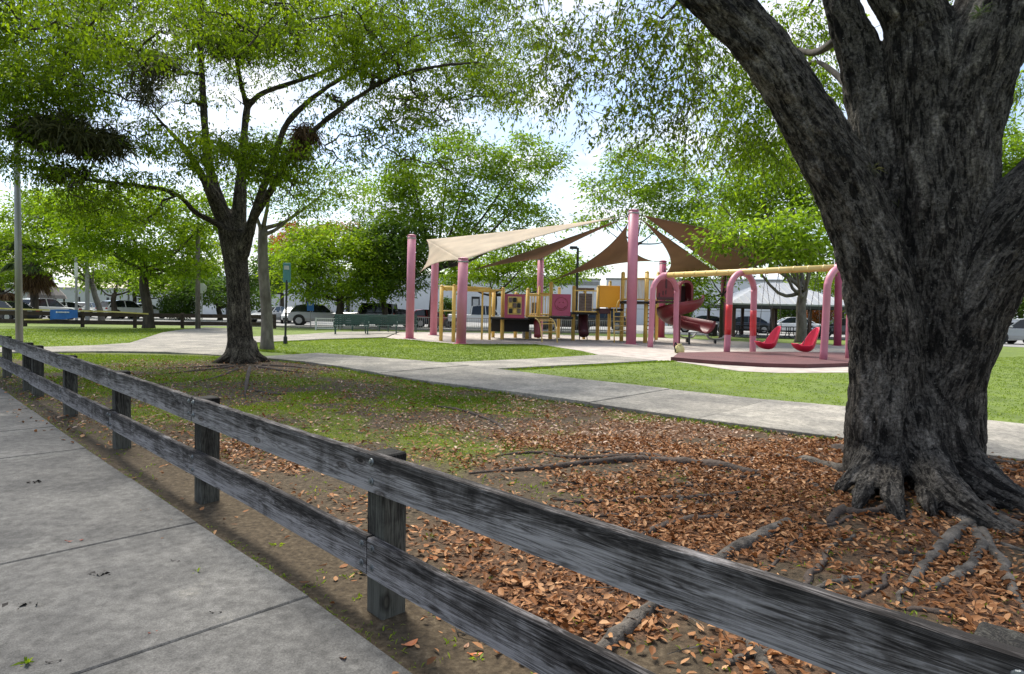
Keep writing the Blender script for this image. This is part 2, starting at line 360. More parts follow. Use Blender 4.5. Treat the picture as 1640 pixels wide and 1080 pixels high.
MT['rim'] = mat('alloy_rim', (.35, .35, .36), (.28, .28, .29), 3, .35, metal=.7)
MT['lamp'] = mat('headlamp_lens', (.6, .62, .62), (.5, .52, .52), 3, .15)
MT['tail'] = mat('red_lamp_lens', (.35, .01, .01), (.3, .01, .01), 3, .2)
MT['blue'] = mat('blue_sign_paint', (.012, .13, .42), (.010, .11, .36), 2, .5)
MT['teal'] = mat('teal_sign_paint', (.06, .21, .22), (.05, .18, .19), 2, .5)
MT['tape'] = mat('yellow_tape', (.62, .52, .16), (.55, .45, .13), 3, .5)
MT['bagy'] = mat('pale_yellow_cloth', (.62, .55, .25), (.5, .45, .2), 8, .9, .3)
MT['litter'] = leafmat('dry_leaf_litter', [(.050, .024, .012), (.265, .115, .045), (.54, .32, .165)], .12, (1.2, 1.0, .8), .6)
MT['litterpale'] = leafmat('pale_dry_leaves', [(.12, .07, .045), (.34, .23, .155), (.60, .47, .37)], .1, (1.2, 1.0, .8), .6)
MT['blade'] = leafmat('grass_blades', [(.075, .122, .009), (.145, .222, .014), (.25, .30, .035)], .38, (1.7, 1.7, .8))
MT['lf_left'] = leafmat('oak_leaves', [(.042, .072, .007), (.110, .165, .010), (.205, .265, .015)], .5, (2.1, 2.2, .8))
MT['lf_big'] = leafmat('hanging_leaves', [(.040, .062, .008), (.085, .125, .012), (.17, .22, .02)], .5, (2.0, 2.1, .8))
MT['lf_bright'] = leafmat('bright_green_leaves', [(.06, .11, .007), (.13, .21, .012), (.23, .31, .020)], .5, (2.0, 2.0, .8))
MT['lf_mid'] = leafmat('mid_green_leaves', [(.060, .10, .009), (.115, .185, .014), (.19, .265, .024)], .54, (1.9, 2.0, 1.0))
MT['lf_dark'] = leafmat('dark_green_leaves', [(.030, .062, .011), (.062, .110, .017), (.11, .17, .026)], .38, (1.8, 2.0, 1.0))
MT['lf_orange'] = leafmat('orange_blossom', [(.10, .11, .02), (.30, .12, .03), (.42, .13, .05)], .35, (1.6, 1.2, 1.0))
MT['lf_epi'] = leafmat('dark_epiphyte_blades', [(.032, .037, .018), (.066, .070, .034), (.125, .12, .062)], .2)
MT['frond'] = leafmat('palm_fronds', [(.03, .055, .02), (.06, .09, .03), (.10, .13, .05)], .3)
MT['deadfrond'] = leafmat('dead_palm_fronds', [(.05, .03, .018), (.11, .065, .035), (.17, .11, .06)], .15)

def fabric(name, c, tr=.4):
    m, N, L, b = newmat(name); b.inputs['Roughness'].default_value = .9
    g = N.new('ShaderNodeNewGeometry'); n = N.new('ShaderNodeTexNoise'); n.inputs['Scale'].default_value = .8; n.inputs['Detail'].default_value = 6; L.new(g.outputs['Position'], n.inputs['Vector'])
    r = ramp(N, [(.3, tuple(v*.85 for v in c)), (.7, tuple(v*1.1 for v in c))]); L.new(n.outputs['Fac'], r.inputs[0]); L.new(r.outputs[0], b.inputs['Base Color'])
    t = N.new('ShaderNodeBsdfTranslucent'); L.new(r.outputs[0], t.inputs[0])
    ms = N.new('ShaderNodeMixShader'); ms.inputs[0].default_value = tr; L.new(b.outputs[0], ms.inputs[1]); L.new(t.outputs[0], ms.inputs[2]); L.new(ms.outputs[0], N['Material Output'].inputs[0])
    return m
MT['cream'] = fabric('cream_shade_cloth', (.68, .595, .47), .55); MT['tan'] = fabric('brown_shade_cloth', (.31, .215, .155))

# ================================================================== GROUND AND PAVING
def px(*pts, z=0.): return [G(a, b, z) for a, b in pts]
def sheet(name, poly, z, m, kind='structure'):
    mb = MB(); n = len(poly); mb.add([(p[0], p[1], z) for p in poly], [tuple(range(n))])
    o = mb.build(name, m); tag(o, kind=kind); return o
def inpoly(X, Y, poly):
    r = np.zeros(len(X), bool); n = len(poly)
    for i in range(n):
        x1, y1 = poly[i][0], poly[i][1]; x2, y2 = poly[(i+1) % n][0], poly[(i+1) % n][1]
        c = ((y1 > Y) != (y2 > Y)) & (X < (x2-x1)*(Y-y1)/(y2-y1+1e-12)+x1); r ^= c
    return r
def polyline(P, step):
    P = np.array(P, float); d = np.r_[0, np.cumsum(np.linalg.norm(np.diff(P, axis=0), axis=1))]
    s = np.arange(0, d[-1], step); return np.stack([np.interp(s, d, P[:, k]) for k in range(P.shape[1])], 1)
def nearest_on(P, q):
    P = np.array(P)[:, :2]; best = None
    for i in range(len(P)-1):
        a = P[i]; ab = P[i+1]-a; t = np.clip((q[:2]-a)@ab/(ab@ab), 0, 1); c = a+ab*t; d = np.linalg.norm(c-q[:2])
        if best is None or d < best[0]: best = (d, c)
    return best[1]

sheet('ground', [(-400, -60), (400, -60), (400, 700), (-400, 700)], 0, MT['grass'])
# parking lot beyond the playground
PARK = [(-120, 41), (-30, 41.5), (-14, 45.5), (12, 46.5), (24, 42), (30, 36.5), (120, 34), (140, 84), (-140, 90)]
sheet('parking_lot', PARK, .012, MT['asphalt'])
SAND = px((618, 542), (659, 545), (729, 551.5), (800, 552), (853, 552), (890, 556), (930, 562), (965, 570), (1052, 579), (1078, 579), (1113, 584), (1150, 590), (1185, 595), (1250, 598), (1367, 597), (1440, 592), (1440, 557), (1330, 553), (1200, 548), (1100, 543), (1000, 540), (900, 536.5), (800, 534), (700, 532), (640, 532))
sheet('mulch_bed', SAND, .008, MT['sand'])

# the concrete path in slabs
PN = px((60, 567), (178, 565.5), (266, 567), (355, 572), (408, 577), (505, 586), (645, 612), (758, 629), (853, 639), (990, 662), (1156, 687), (1322, 711), (1553, 739), (1640, 750), (1760, 768), (1900, 790), (2300, 846))
PF = px((355, 560), (407, 562), (469, 567), (535, 572), (620, 579), (690, 585), (783, 594), (932, 615), (1115, 636), (1239, 650), (1363, 660), (1553, 681), (1640, 691), (1760, 704), (1900, 720), (2400, 776))
path = thing('concrete_path', None, None); path['kind'] = 'structure'
def slab(poly, parent, m, zt, zb, rng=random.Random(4)):
    bm = bmesh.new(); vs = [bm.verts.new((p[0], p[1], zb)) for p in poly]; f = bm.faces.new(vs); f.normal_update()
    if f.normal.z < 0: f.normal_flip()
    e = bmesh.ops.extrude_face_region(bm, geom=[f]); tv = [v for v in e['geom'] if isinstance(v, bmesh.types.BMVert)]
    for v in tv: v.co.z = zt
    bm.normal_update()
    ed = [x for x in bm.edges if all(abs(v.co.z-zt) < 1e-5 for v in x.verts)]
    bmesh.ops.bevel(bm, geom=ed, offset=.007, segments=1, affect='EDGES')
    bmesh.ops.recalc_face_normals(bm, faces=bm.faces[:])
    me = bpy.data.meshes.new('concrete_slab'); bm.to_mesh(me); bm.free()
    c = np.mean([[v.co.x, v.co.y, 0] for v in me.vertices], axis=0)
    return link_mesh('concrete_slab', me, m, parent)
def inset(poly, d):
    c = np.mean(np.array(poly), axis=0); return [p+(c-p)/np.linalg.norm(c-p)*d for p in map(np.array, poly)]
PNs = polyline([p[:2] for p in PN[4:]], 1.9); PFf = [nearest_on(PF, q) for q in PNs]
for i in range(len(PNs)-1):
    a, b, c, d = PNs[i], PNs[i+1], PFf[i+1], PFf[i]
    g = (b-a)/np.linalg.norm(b-a)*.006
    slab([a+g, b-g, c-g, d+g], path, MT['path'], .095+.006*((i*7) % 3), -.15)
# branch to the playground
BR = px((690, 585.5), (783, 595), (949, 586), (1052, 580), (965, 570.5), (837, 578.5))
BRh = [BR[0], BR[1], BR[2], BR[5]]; slab(BRh, path, MT['path'], .066, -.1)
slab([BR[2]+np.array([.02, 0, 0]), BR[3], BR[4], BR[5]+np.array([.02, 0, 0])], path, MT['path'], .060, -.1)
# the left junction and the far path to the benches
JL = px((60, 567), (178, 565.5), (266, 567), (355, 572), (407.5, 577), (407, 562), (402, 551), (402, 541), (404, 529), (330, 526), (284, 530.5), (260, 534.5), (207, 552), (150, 556), (60, 559))
slab(JL, path, MT['path'], .062, -.1)
UP = px((403, 551), (513, 545), (618, 541.5), (640, 532), (540, 533), (487, 537), (403, 541))
slab(UP, path, MT['path'], .055, -.1)
slab(px((-500, 567), (58, 567), (58, 559), (-500, 560)), path, MT['path'], .058, -.1)

# the sidewalk on which the camera stands, in slabs
SE = np.array([p[:2] for p in px((-60, 588), (0, 625), (125, 717), (295, 835), (495, 970), (640, 1080))])
dS = (SE[-1]-SE[-2])/np.linalg.norm(SE[-1]-SE[-2]); SE = np.vstack([SE, SE[-1]+dS*9])
walk = thing('sidewalk', None, None); walk['kind'] = 'structure'
seg = np.r_[0, np.cumsum(np.linalg.norm(np.diff(SE, axis=0), axis=1))]
s0 = np.interp(495, [295, 495], [seg[3], seg[4]])    # a joint falls here
ss = [s for s in np.arange(s0-1.52*9, s0+1.52*6, 1.52) if 0 <= s <= seg[-1]]
def SEat(s): return np.array([np.interp(s, seg, SE[:, 0]), np.interp(s, seg, SE[:, 1])])
nS = np.array([-.707, -.72]); nS /= np.linalg.norm(nS)
for i in range(len(ss)-1):
    a, b = SEat(ss[i]), SEat(ss[i+1]); g = (b-a)/np.linalg.norm(b-a)*.002
    for k, (w0, w1) in enumerate(((0, 1.75), (1.762, 3.4))):
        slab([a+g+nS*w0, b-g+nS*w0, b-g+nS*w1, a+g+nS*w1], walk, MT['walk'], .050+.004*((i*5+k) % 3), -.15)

# bare dirt between sidewalk and path
TREE = np.array([3.72, 5.95])
def gz(x, y):
    x = np.atleast_1d(np.asarray(x, float)); y = np.atleast_1d(np.asarray(y, float))
    P = np.stack([x, y, x*0], 1)
    d = np.hypot(x-TREE[0], y-TREE[1])
    return .004+.026*fbm(P*1.1, 3, 3)+.016*fbm(P*5, 8, 2)+.07*np.exp(-(d/1.5)**2)
PNx = np.array(PN)[:, :2]
DIRT = [p[:2]+np.array([0, .3]) for p in PN]+[(26, 3), (14, -3), SE[-1]+np.array([.1, -1])]+[p-np.array([.2, .2]) for p in SE[::-1]]+[np.array(G(-500, 575)[:2])]
cs = .085
gx, gy = np.meshgrid(np.arange(-16, 13, cs), np.arange(-1.5, 18.6, cs)); nx_, ny_ = gx.shape[1], gx.shape[0]
gx = gx.ravel(); gy = gy.ravel(); ins = inpoly(gx, gy, DIRT)
def leafdens(x, y):
    x = np.asarray(x, float); y = np.asarray(y, float)
    d = np.hypot(x-TREE[0], y-TREE[1]); P = np.stack([x, y, 0*x], 1)
    side = np.clip((x+1.4+.35*np.clip(y-6, 0, 9))/2.6, 0, 1)          # thick on the right, under the big tree
    nearf = np.exp(-(((x*.707+y*.707-1.75-.6)/.5)**2))               # a drift behind the fence
    nz = np.clip((fbm(P*1.7, 21, 4)-.37)*3.6, 0, 1)
    b = side*np.clip(1.55-d/4.2, .30, 1)*(.14+.95*nz)+.34*nearf*np.clip((x+6)/4, 0, 1)*nz*1.3+.07*np.clip((x+9)/6, 0, 1)*nz
    sw = np.clip((x*.707+y*.70-1.75)/.6, 0, 1)                       # sparse on the strip by the sidewalk
    return np.clip(b, 0, 1)*(.035+.965*sw)
def grassdens(x, y):
    x = np.asarray(x, float); y = np.asarray(y, float); P = np.stack([x, y, 0*x], 1)
    g = np.clip((fbm(P*.9, 31, 4)-.40)*4.5, 0, 1)
    lawn = np.clip((2.5-x)/3.2, 0, 1)*np.clip((y-5)/2.0, 0, 1)
    far = np.clip((y-13+x*.25)/2.2, 0, 1)*np.clip((-x-6.)/2.0, 0, 1)      # short lawn along the path on the left
    dt = np.hypot((x+6.2)/3.4, (y-15.6)/2.3)                             # bare patch under the left tree
    band = np.clip((x*.707+y*.707-1.9)/.6, .25, 1)
    mid = .55*np.clip((y-5.2)/2, 0, 1)*np.clip((9-np.abs(x))/3, 0, 1)*np.clip((np.hypot(x-TREE[0], y-TREE[1])-2.2)/1.5, 0, 1)
    return np.clip(np.maximum(.84*lawn, mid)*(.12+.88*g)+.10*g+far, 0, 1)*np.clip(dt-.35, 0, 1)*band
zz = gz(gx, gy)
idx = np.arange(len(gx)).reshape(ny_, nx_)
q = np.stack([idx[:-1, :-1], idx[:-1, 1:], idx[1:, 1:], idx[1:, :-1]], -1).reshape(-1, 4)
keep = ins[q].any(1); q = q[keep]
used = np.unique(q); remap = np.full(len(gx), -1); remap[used] = np.arange(len(used))
me = arr_mesh('dirt', np.stack([gx, gy, zz], 1)[used], remap[q], {'leafy': ('POINT', leafdens(gx, gy)[used]), 'grassy': ('POINT', grassdens(gx, gy)[used])})
m, Nn, Ll, b = newmat('bare_dirt'); b.inputs['Roughness'].default_value = .95; b.inputs['Specular IOR Level'].default_value = .2
g_ = Nn.new('ShaderNodeNewGeometry')
def nz_(s, d):
    n = Nn.new('ShaderNodeTexNoise'); n.inputs['Scale'].default_value = s; n.inputs['Detail'].default_value = d; n.inputs['Roughness'].default_value = .65; Ll.new(g_.outputs['Position'], n.inputs['Vector']); return n
na, nb, nc = nz_(3, 8), nz_(28, 6), nz_(70, 3)
r1 = ramp(Nn, [(.3, (.032, .024, .016)), (.55, (.078, .059, .037)), (.75, (.14, .112, .075))]); Ll.new(nb.outputs['Fac'], r1.inputs[0])
r2 = ramp(Nn, [(.3, (.050, .066, .014)), (.6, (.115, .130, .024)), (.8, (.19, .175, .055))]); Ll.new(nb.outputs['Fac'], r2.inputs[0])
r3 = ramp(Nn, [(.3, (.045, .024, .015)), (.5, (.105, .055, .031)), (.7, (.21, .12, .07))]); Ll.new(nc.outputs['Fac'], r3.inputs[0])
def attrmix(att, c1, c2, p0, p1, amp=.5):
    a = Nn.new('ShaderNodeAttribute'); a.attribute_name = att
    s = Nn.new('ShaderNodeMath'); s.operation = 'MULTIPLY_ADD'; s.inputs[1].default_value = amp; Ll.new(nb.outputs['Fac'], s.inputs[0]); Ll.new(a.outputs['Fac'], s.inputs[2])
    r = ramp(Nn, [(p0, (0, 0, 0)), (p1, (1, 1, 1))]); Ll.new(s.outputs[0], r.inputs[0])
    x = Nn.new('ShaderNodeMixRGB'); Ll.new(r.outputs[0], x.inputs[0]); Ll.new(c1, x.inputs[1]); Ll.new(c2, x.inputs[2]); return x.outputs[0]
o1 = attrmix('leafy', r1.outputs[0], r3.outputs[0], .35, .85); o2 = attrmix('grassy', o1, r2.outputs[0], .42, .85)
Ll.new(o2, b.inputs['Base Color'])
bp = Nn.new('ShaderNodeBump'); bp.inputs['Strength'].default_value = .9; bp.inputs['Distance'].default_value = .02
Ll.new(nb.outputs['Fac'], bp.inputs['Height']); Ll.new(bp.outputs[0], b.inputs['Normal'])
tag(link_mesh('dirt', me, m, smooth=True), kind='structure')

# ================================================================== WOODEN FENCE (foreground)
ud = np.array([-.713, .701, 0]); nd = np.array([-.701, -.713, 0]); uz = np.array([0, 0, 1.])
p608 = np.array([-.605, 3.085, 0])
POST_S = [-2.44, 0, 2.44, 4.85, 7.32, 9.72, 10.62, 13.06, 15.5]
fence = thing('wooden_fence', 'weathered grey two-rail wooden fence running along the sidewalk', 'fence', p608)
def board(name, s0, s1, z, hgt, thick, off, m, parent, seed, top_wear=True):
    """a board in its own local axes: x along, z up; slightly bowed and chipped along its edges"""
    Ln = s1-s0; n = max(8, int(Ln/.11)); rng = np.random.default_rng(seed)
    xs = np.linspace(-Ln/2, Ln/2, n+1); sect = [(-thick/2, -hgt/2), (thick/2, -hgt/2), (thick/2, 0), (thick/2, hgt/2-.006), (thick/2-.006, hgt/2), (-thick/2+.006, hgt/2), (-thick/2, hgt/2-.006), (-thick/2, 0)]
    bow = .008*np.sin(xs/Ln*3.0+rng.uniform(0, 6)); wv_ = .004*np.sin(xs*2.3+rng.uniform(0, 6))
    ch = -np.clip(rng.normal(0, .003, n+1), 0, .02); V = []
    for i, x in enumerate(xs):
        for k, (y, zc) in enumerate(sect):
            V.append((x, y+wv_[i], zc+bow[i]+(ch[i] if k in (3, 4, 5, 6) else 0)))
    k = len(sect); Fc = [(i*k+j, i*k+(j+1) % k, (i+1)*k+(j+1) % k, (i+1)*k+j) for i in range(n) for j in range(k)]
    Fc += [tuple(range(k-1, -1, -1)), tuple(n*k+j for j in range(k))]
    me = bpy.data.meshes.new(name); me.from_pydata(V, [], [f[::-1] for f in Fc]); me.update()
    o = link_mesh(name, me, m, parent, world=False)
    c = p608+ud*(s0+s1)/2+nd*off+uz*z
    loc = c-ORG[parent.name]; o.location = loc; o.rotation_euler = (0, 0, math.atan2(ud[1], ud[0]))
    ORG[o.name] = c; return o
PW = .142; RT = .042
def zline(base, s):            # rails sag and rise a little along the run
    return base
for s in POST_S:
    mb = MB(); hh = .832
    mb.box((0, 0, hh/2-.15), (PW, PW, hh+.3), bev=.008)
    o = mb.build('post', MT['post_wood'], fence, world=False)
    o.location = p608+ud*s-ORG[fence.name]; o.rotation_euler = (0, R(random.Random(s).uniform(-.8, .8)), math.atan2(ud[1], ud[0]))
off = PW/2+RT/2+.002
TOPZ, LOWZ, RH = .755, .335, .188
rails = []
for zc, joints in ((TOPZ, [-3.6, 2.44, 7.32, 10.62, 16.2]), (LOWZ, [-3.6, 0, 4.85, 9.72, 16.2])):
    for a, b_ in zip(joints[:-1], joints[1:]):
        o = board('rail', a+.004, b_-.004, zc, RH, RT, off, MT['wood'], fence, int(a*10)+50+int(zc*100)); rails.append((o, a, b_, zc))
        for s in POST_S:
            if a-.01 <= s <= b_+.01 and s < 8:
                xs = []
                if abs(s-a) < .02: xs = [a+.045]
                elif abs(s-b_) < .02: xs = [b_-.045]
                else: xs = [s-.03]
                for x in xs:
                    for dz in (-.045, .05):
                        mb = MB(); ax = nd; cpos = p608+ud*x+nd*(off+RT/2)+uz*(zc+dz)
                        mb.tube([cpos-ax*.004, cpos+ax*.002, cpos+ax*.006, cpos+ax*.007], [.019, .019, .0165, .009], 12)
                        mb.tube([cpos+ax*.004, cpos+ax*.014], .0085, 6)
                        ob = mb.build('bolt', MT['bolt'], None)
                        ob.parent = o; ob.matrix_parent_inverse = (Matrix.Translation(Vector(ORG[o.name]))@Matrix.Rotation(math.atan2(ud[1], ud[0]), 4, 'Z')).inverted()

# ================================================================== TREES
def leaf_quads(P, D, S, rng, aspect=.42, droop=.25, fold=.25):
    """P: bases, D: directions, S: lengths -> one folded rhombus each"""
    n = len(P); D = D/(np.linalg.norm(D, axis=1)[:, None]+1e-9)
    rv = rng.normal(size=(n, 3)); rv[:, 2] += .8
    sd_ = np.cross(D, rv); sd_ /= np.linalg.norm(sd_, axis=1)[:, None]+1e-9
    nn = np.cross(sd_, D); S = S[:, None]; wd = S*aspect*.5
    mid = P+D*S*.48
    V = np.stack([P, mid+sd_*wd+nn*wd*fold, P+D*S-np.array([0, 0, 1.])*S*droop, mid-sd_*wd+nn*wd*fold], 1)
    return V.reshape(-1, 3)
def leaf_obj(name, V, rnd, m, parent):
    n = len(V)//4; Q = np.arange(4*n).reshape(n, 4)
    me = arr_mesh(name, V, Q, {'rnd': ('FACE', rnd)}); o = link_mesh(name, me, m, parent); o['kind'] = 'stuff'; return o
def catmull(P, k=4):
    P = np.array(P, float)
    if len(P) < 3: return np.array([P[0]+(P[-1]-P[0])*t for t in np.linspace(0, 1, k+1)])
    Q = np.vstack([2*P[0]-P[1], P, 2*P[-1]-P[-2]]); o = []
    for i in range(1, len(Q)-2):
        for t in np.arange(k)/k:
            a, b, c, d = Q[i-1], Q[i], Q[i+1], Q[i+2]
            o.append(.5*((2*b)+(c-a)*t+(2*a-5*b+4*c-d)*t*t+(3*b-a-3*c+d)*t**3))
    o.append(P[-1]); return np.array(o)
def grow(nodes, targets, rng, r_tip, sag=.15, nseg=4):
    """attach each target to the nearest skeleton node; returns branch polylines with radii; nodes: list of (pos, radius)"""
    pos = np.array([n[0] for n in nodes]); rad = np.array([n[1] for n in nodes]); br = []
    T = np.array(targets); done = np.zeros(len(T), bool)
    order = np.argsort([np.min(np.linalg.norm(pos-t, axis=1)) for t in T])
    for i in order:
        t = T[i]; d = np.linalg.norm(pos-t, axis=1)+np.where(pos[:, 2] > t[2]+.5, .4*(pos[:, 2]-t[2]), 0)
        j = int(np.argmin(d)); a = pos[j]; Ln = np.linalg.norm(t-a)
        if Ln < 1e-3: continue
        mid = (a+t)/2+rng.normal(0, .09*Ln, 3); mid[2] += sag*Ln
        pts = np.array([(1-u)**2*a+2*u*(1-u)*mid+u*u*t for u in np.linspace(0, 1, nseg+1)])
        r0 = min(rad[j]*.66, r_tip*(1+Ln*1.9)); rr = np.linspace(r0, r_tip*.7, nseg+1)
        br.append((pts, rr)); pos = np.vstack([pos, pts[1:]]); rad = np.r_[rad, np.maximum(rr[1:], r_tip*.8)]
    return br
def blob_pts(rng, c, r, n):
    u = rng.normal(size=(n, 3)); u /= np.linalg.norm(u, axis=1)[:, None]; q = rng.uniform(.12, 1, n)**(1/2.4)
    return np.array(c)+u*q[:, None]*np.array(r)

def bg_tree(name, label, base, d, tr, fork, blobs, m, seed, bark='bark2', od=1.5, lpx=5.0, lean=None, group=None, clump=.16, limbs=None, depth_r=.9, aspect=.45, flat=.55, mesh_split=True):
    """base: pixel x of the foot at distance d; fork: pixel of the first fork; blobs: (px, py, rx, ry) in pixels at that distance"""
    rng = np.random.default_rng(seed); k = d/F
    b = at(base, 500, d); b[2] = 0
    t = thing(name, label, 'tree', b, 0, group)
    fk = at(fork[0], fork[1], d)
    tp = catmull([b-np.array([0, 0, .2]), b+(fk-b)*.3+rng.normal(0, .05, 3)*[1, 1, 0], b+(fk-b)*.7+rng.normal(0, .06, 3)*[1, 1, 0], fk], 3)
    rr = np.interp(np.linspace(0, 1, len(tp)), [0, .06, .2, 1], [tr*1.5, tr*1.22, tr*1.02, tr*.8])
    mb = MB(); mb.tube(tp, rr, 10); mb.build('trunk', MT[bark], t, smooth=True)
    nodes = [(p, r) for p, r in zip(tp[-2:], rr[-2:])]
    lm = MB(); cl = []
    for bb in blobs:
        bx, by, rx, ry = bb[:4]; dd = d*(bb[4] if len(bb) > 4 else 1+rng.uniform(-.05, .05)); c = at(bx, by, dd); r3 = (rx*k, max(rx, ry)*k*depth_r, ry*k)
        tip = c+np.array([0, 0, -.25*r3[2]]); a = tp[-1]-np.array([0, 0, rng.uniform(0, .3)])
        md = (a+tip)/2; md[2] -= .12*np.linalg.norm(tip-a)*np.sign(1); md[:2] = a[:2]+(tip[:2]-a[:2])*.42
        pl = catmull([a, md, tip], 4); lr = np.linspace(tr*.46, tr*.10, len(pl)); lm.tube(pl, lr, 7)
        nodes += [(p, r_) for p, r_ in zip(pl, lr)]
        od = od*1.0; nc_ = int(max(8, 1.0*rx*ry*math.pi/110)); cl.append((c, r3, blob_pts(rng, c, r3, nc_), rx*ry*math.pi*od*1.35/(lpx*lpx*.42*.33)))
    lm.build('limb', MT[bark], t, smooth=True)
    tg = np.vstack([c[2][::2] for c in cl])
    bm_ = MB()
    for pts, r_ in grow(nodes, tg, rng, .012+.0004*d, .08, 3): bm_.tube(pts, r_, 4, cap=False)
    o = bm_.build('branch', MT[bark], t); o['kind'] = 'stuff'
    Vs, rn = [], []
    Lf = lpx*k
    for c, r3, cc, n in cl:
        n = int(n); ci = rng.integers(0, len(cc), n); cr = clump*rng.uniform(.5, 1.5, len(cc))*min(1.6, .55+.02*d)*3.2
        off_ = rng.normal(size=(n, 3))*[1, 1, flat]*.55*cr[ci][:, None]
        P = cc[ci]+off_; D = off_*[1, 1, .6]+rng.normal(0, .35, (n, 3))*cr[ci][:, None]+np.array([0, 0, -.05])
        Vs.append(leaf_quads(P, D, Lf*rng.uniform(.7, 1.35, n), rng, aspect)); rn.append(np.clip(rng.normal(.45, .12, n)+rng.normal(0, .22, len(cc))[ci], 0, 1))
    leaf_obj('crown', np.vstack(Vs), np.concatenate(rn), MT[m], t)
    return t

# sprays: hanging twigs with leaves on both sides
def sprays(rng, S, D, Ln, per, leaf, droop, aspect=.42):
    n = len(S); tt = (np.arange(per)+.6)/per
    D = D/np.linalg.norm(D, axis=1)[:, None]
    pt = lambda t: S[:, None, :]+D[:, None, :]*(Ln[:, None, None]*t[None, :, None])-np.array([0, 0, 1.])*(droop*Ln[:, None, None]*(t**2)[None, :, None])
    P = pt(tt); tan = D[:, None, :]-np.array([0, 0, 1.])*(2*droop*tt)[None, :, None]; tan = tan/np.linalg.norm(tan, axis=2)[:, :, None]
    hv = rng.normal(size=(n, 1, 3)); side = np.cross(tan, hv); side /= np.linalg.norm(side, axis=2)[:, :, None]+1e-9
    sg = np.where(np.arange(per) % 2 == 0, 1., -1.)[None, :, None]
    LD = tan*.55+side*sg*.8+rng.normal(0, .28, P.shape)+np.array([0, 0, -.25])
    P = P.reshape(-1, 3)+rng.normal(0, leaf*.25, (n*per, 3)); LD = LD.reshape(-1, 3)
    V = leaf_quads(P, LD, leaf*rng.uniform(.65, 1.3, n*per), rng, aspect)
    rnd = np.clip(rng.normal(.45, .11, n*per)+np.repeat(rng.normal(0, .20, n), per), 0, 1)
    tw = pt(np.array([0, .35, .7, 1.]))
    return V, rnd, tw
def twig_mesh(name, tws, r, m, parent):
    tws = np.vstack(tws); n, kk = tws.shape[:2]
    rad = np.linspace(r, r*.45, kk); V = np.zeros((n, kk, 3, 3)); a = np.array([[1, 0, .2], [-.5, .87, -.2], [-.5, -.87, 0]])
    V[:] = tws[:, :, None, :]+a[None, None]*rad[None, :, None, None]
    idx = np.arange(n*kk*3).reshape(n, kk, 3); Q = []
    for j in range(3):
        Q.append(np.stack([idx[:, :-1, j], idx[:, :-1, (j+1) % 3], idx[:, 1:, (j+1) % 3], idx[:, 1:, j]], -1).reshape(-1, 4))
    o = link_mesh(name, arr_mesh(name, V.reshape(-1, 3), np.vstack(Q)), m, parent); o['kind'] = 'stuff'; return o

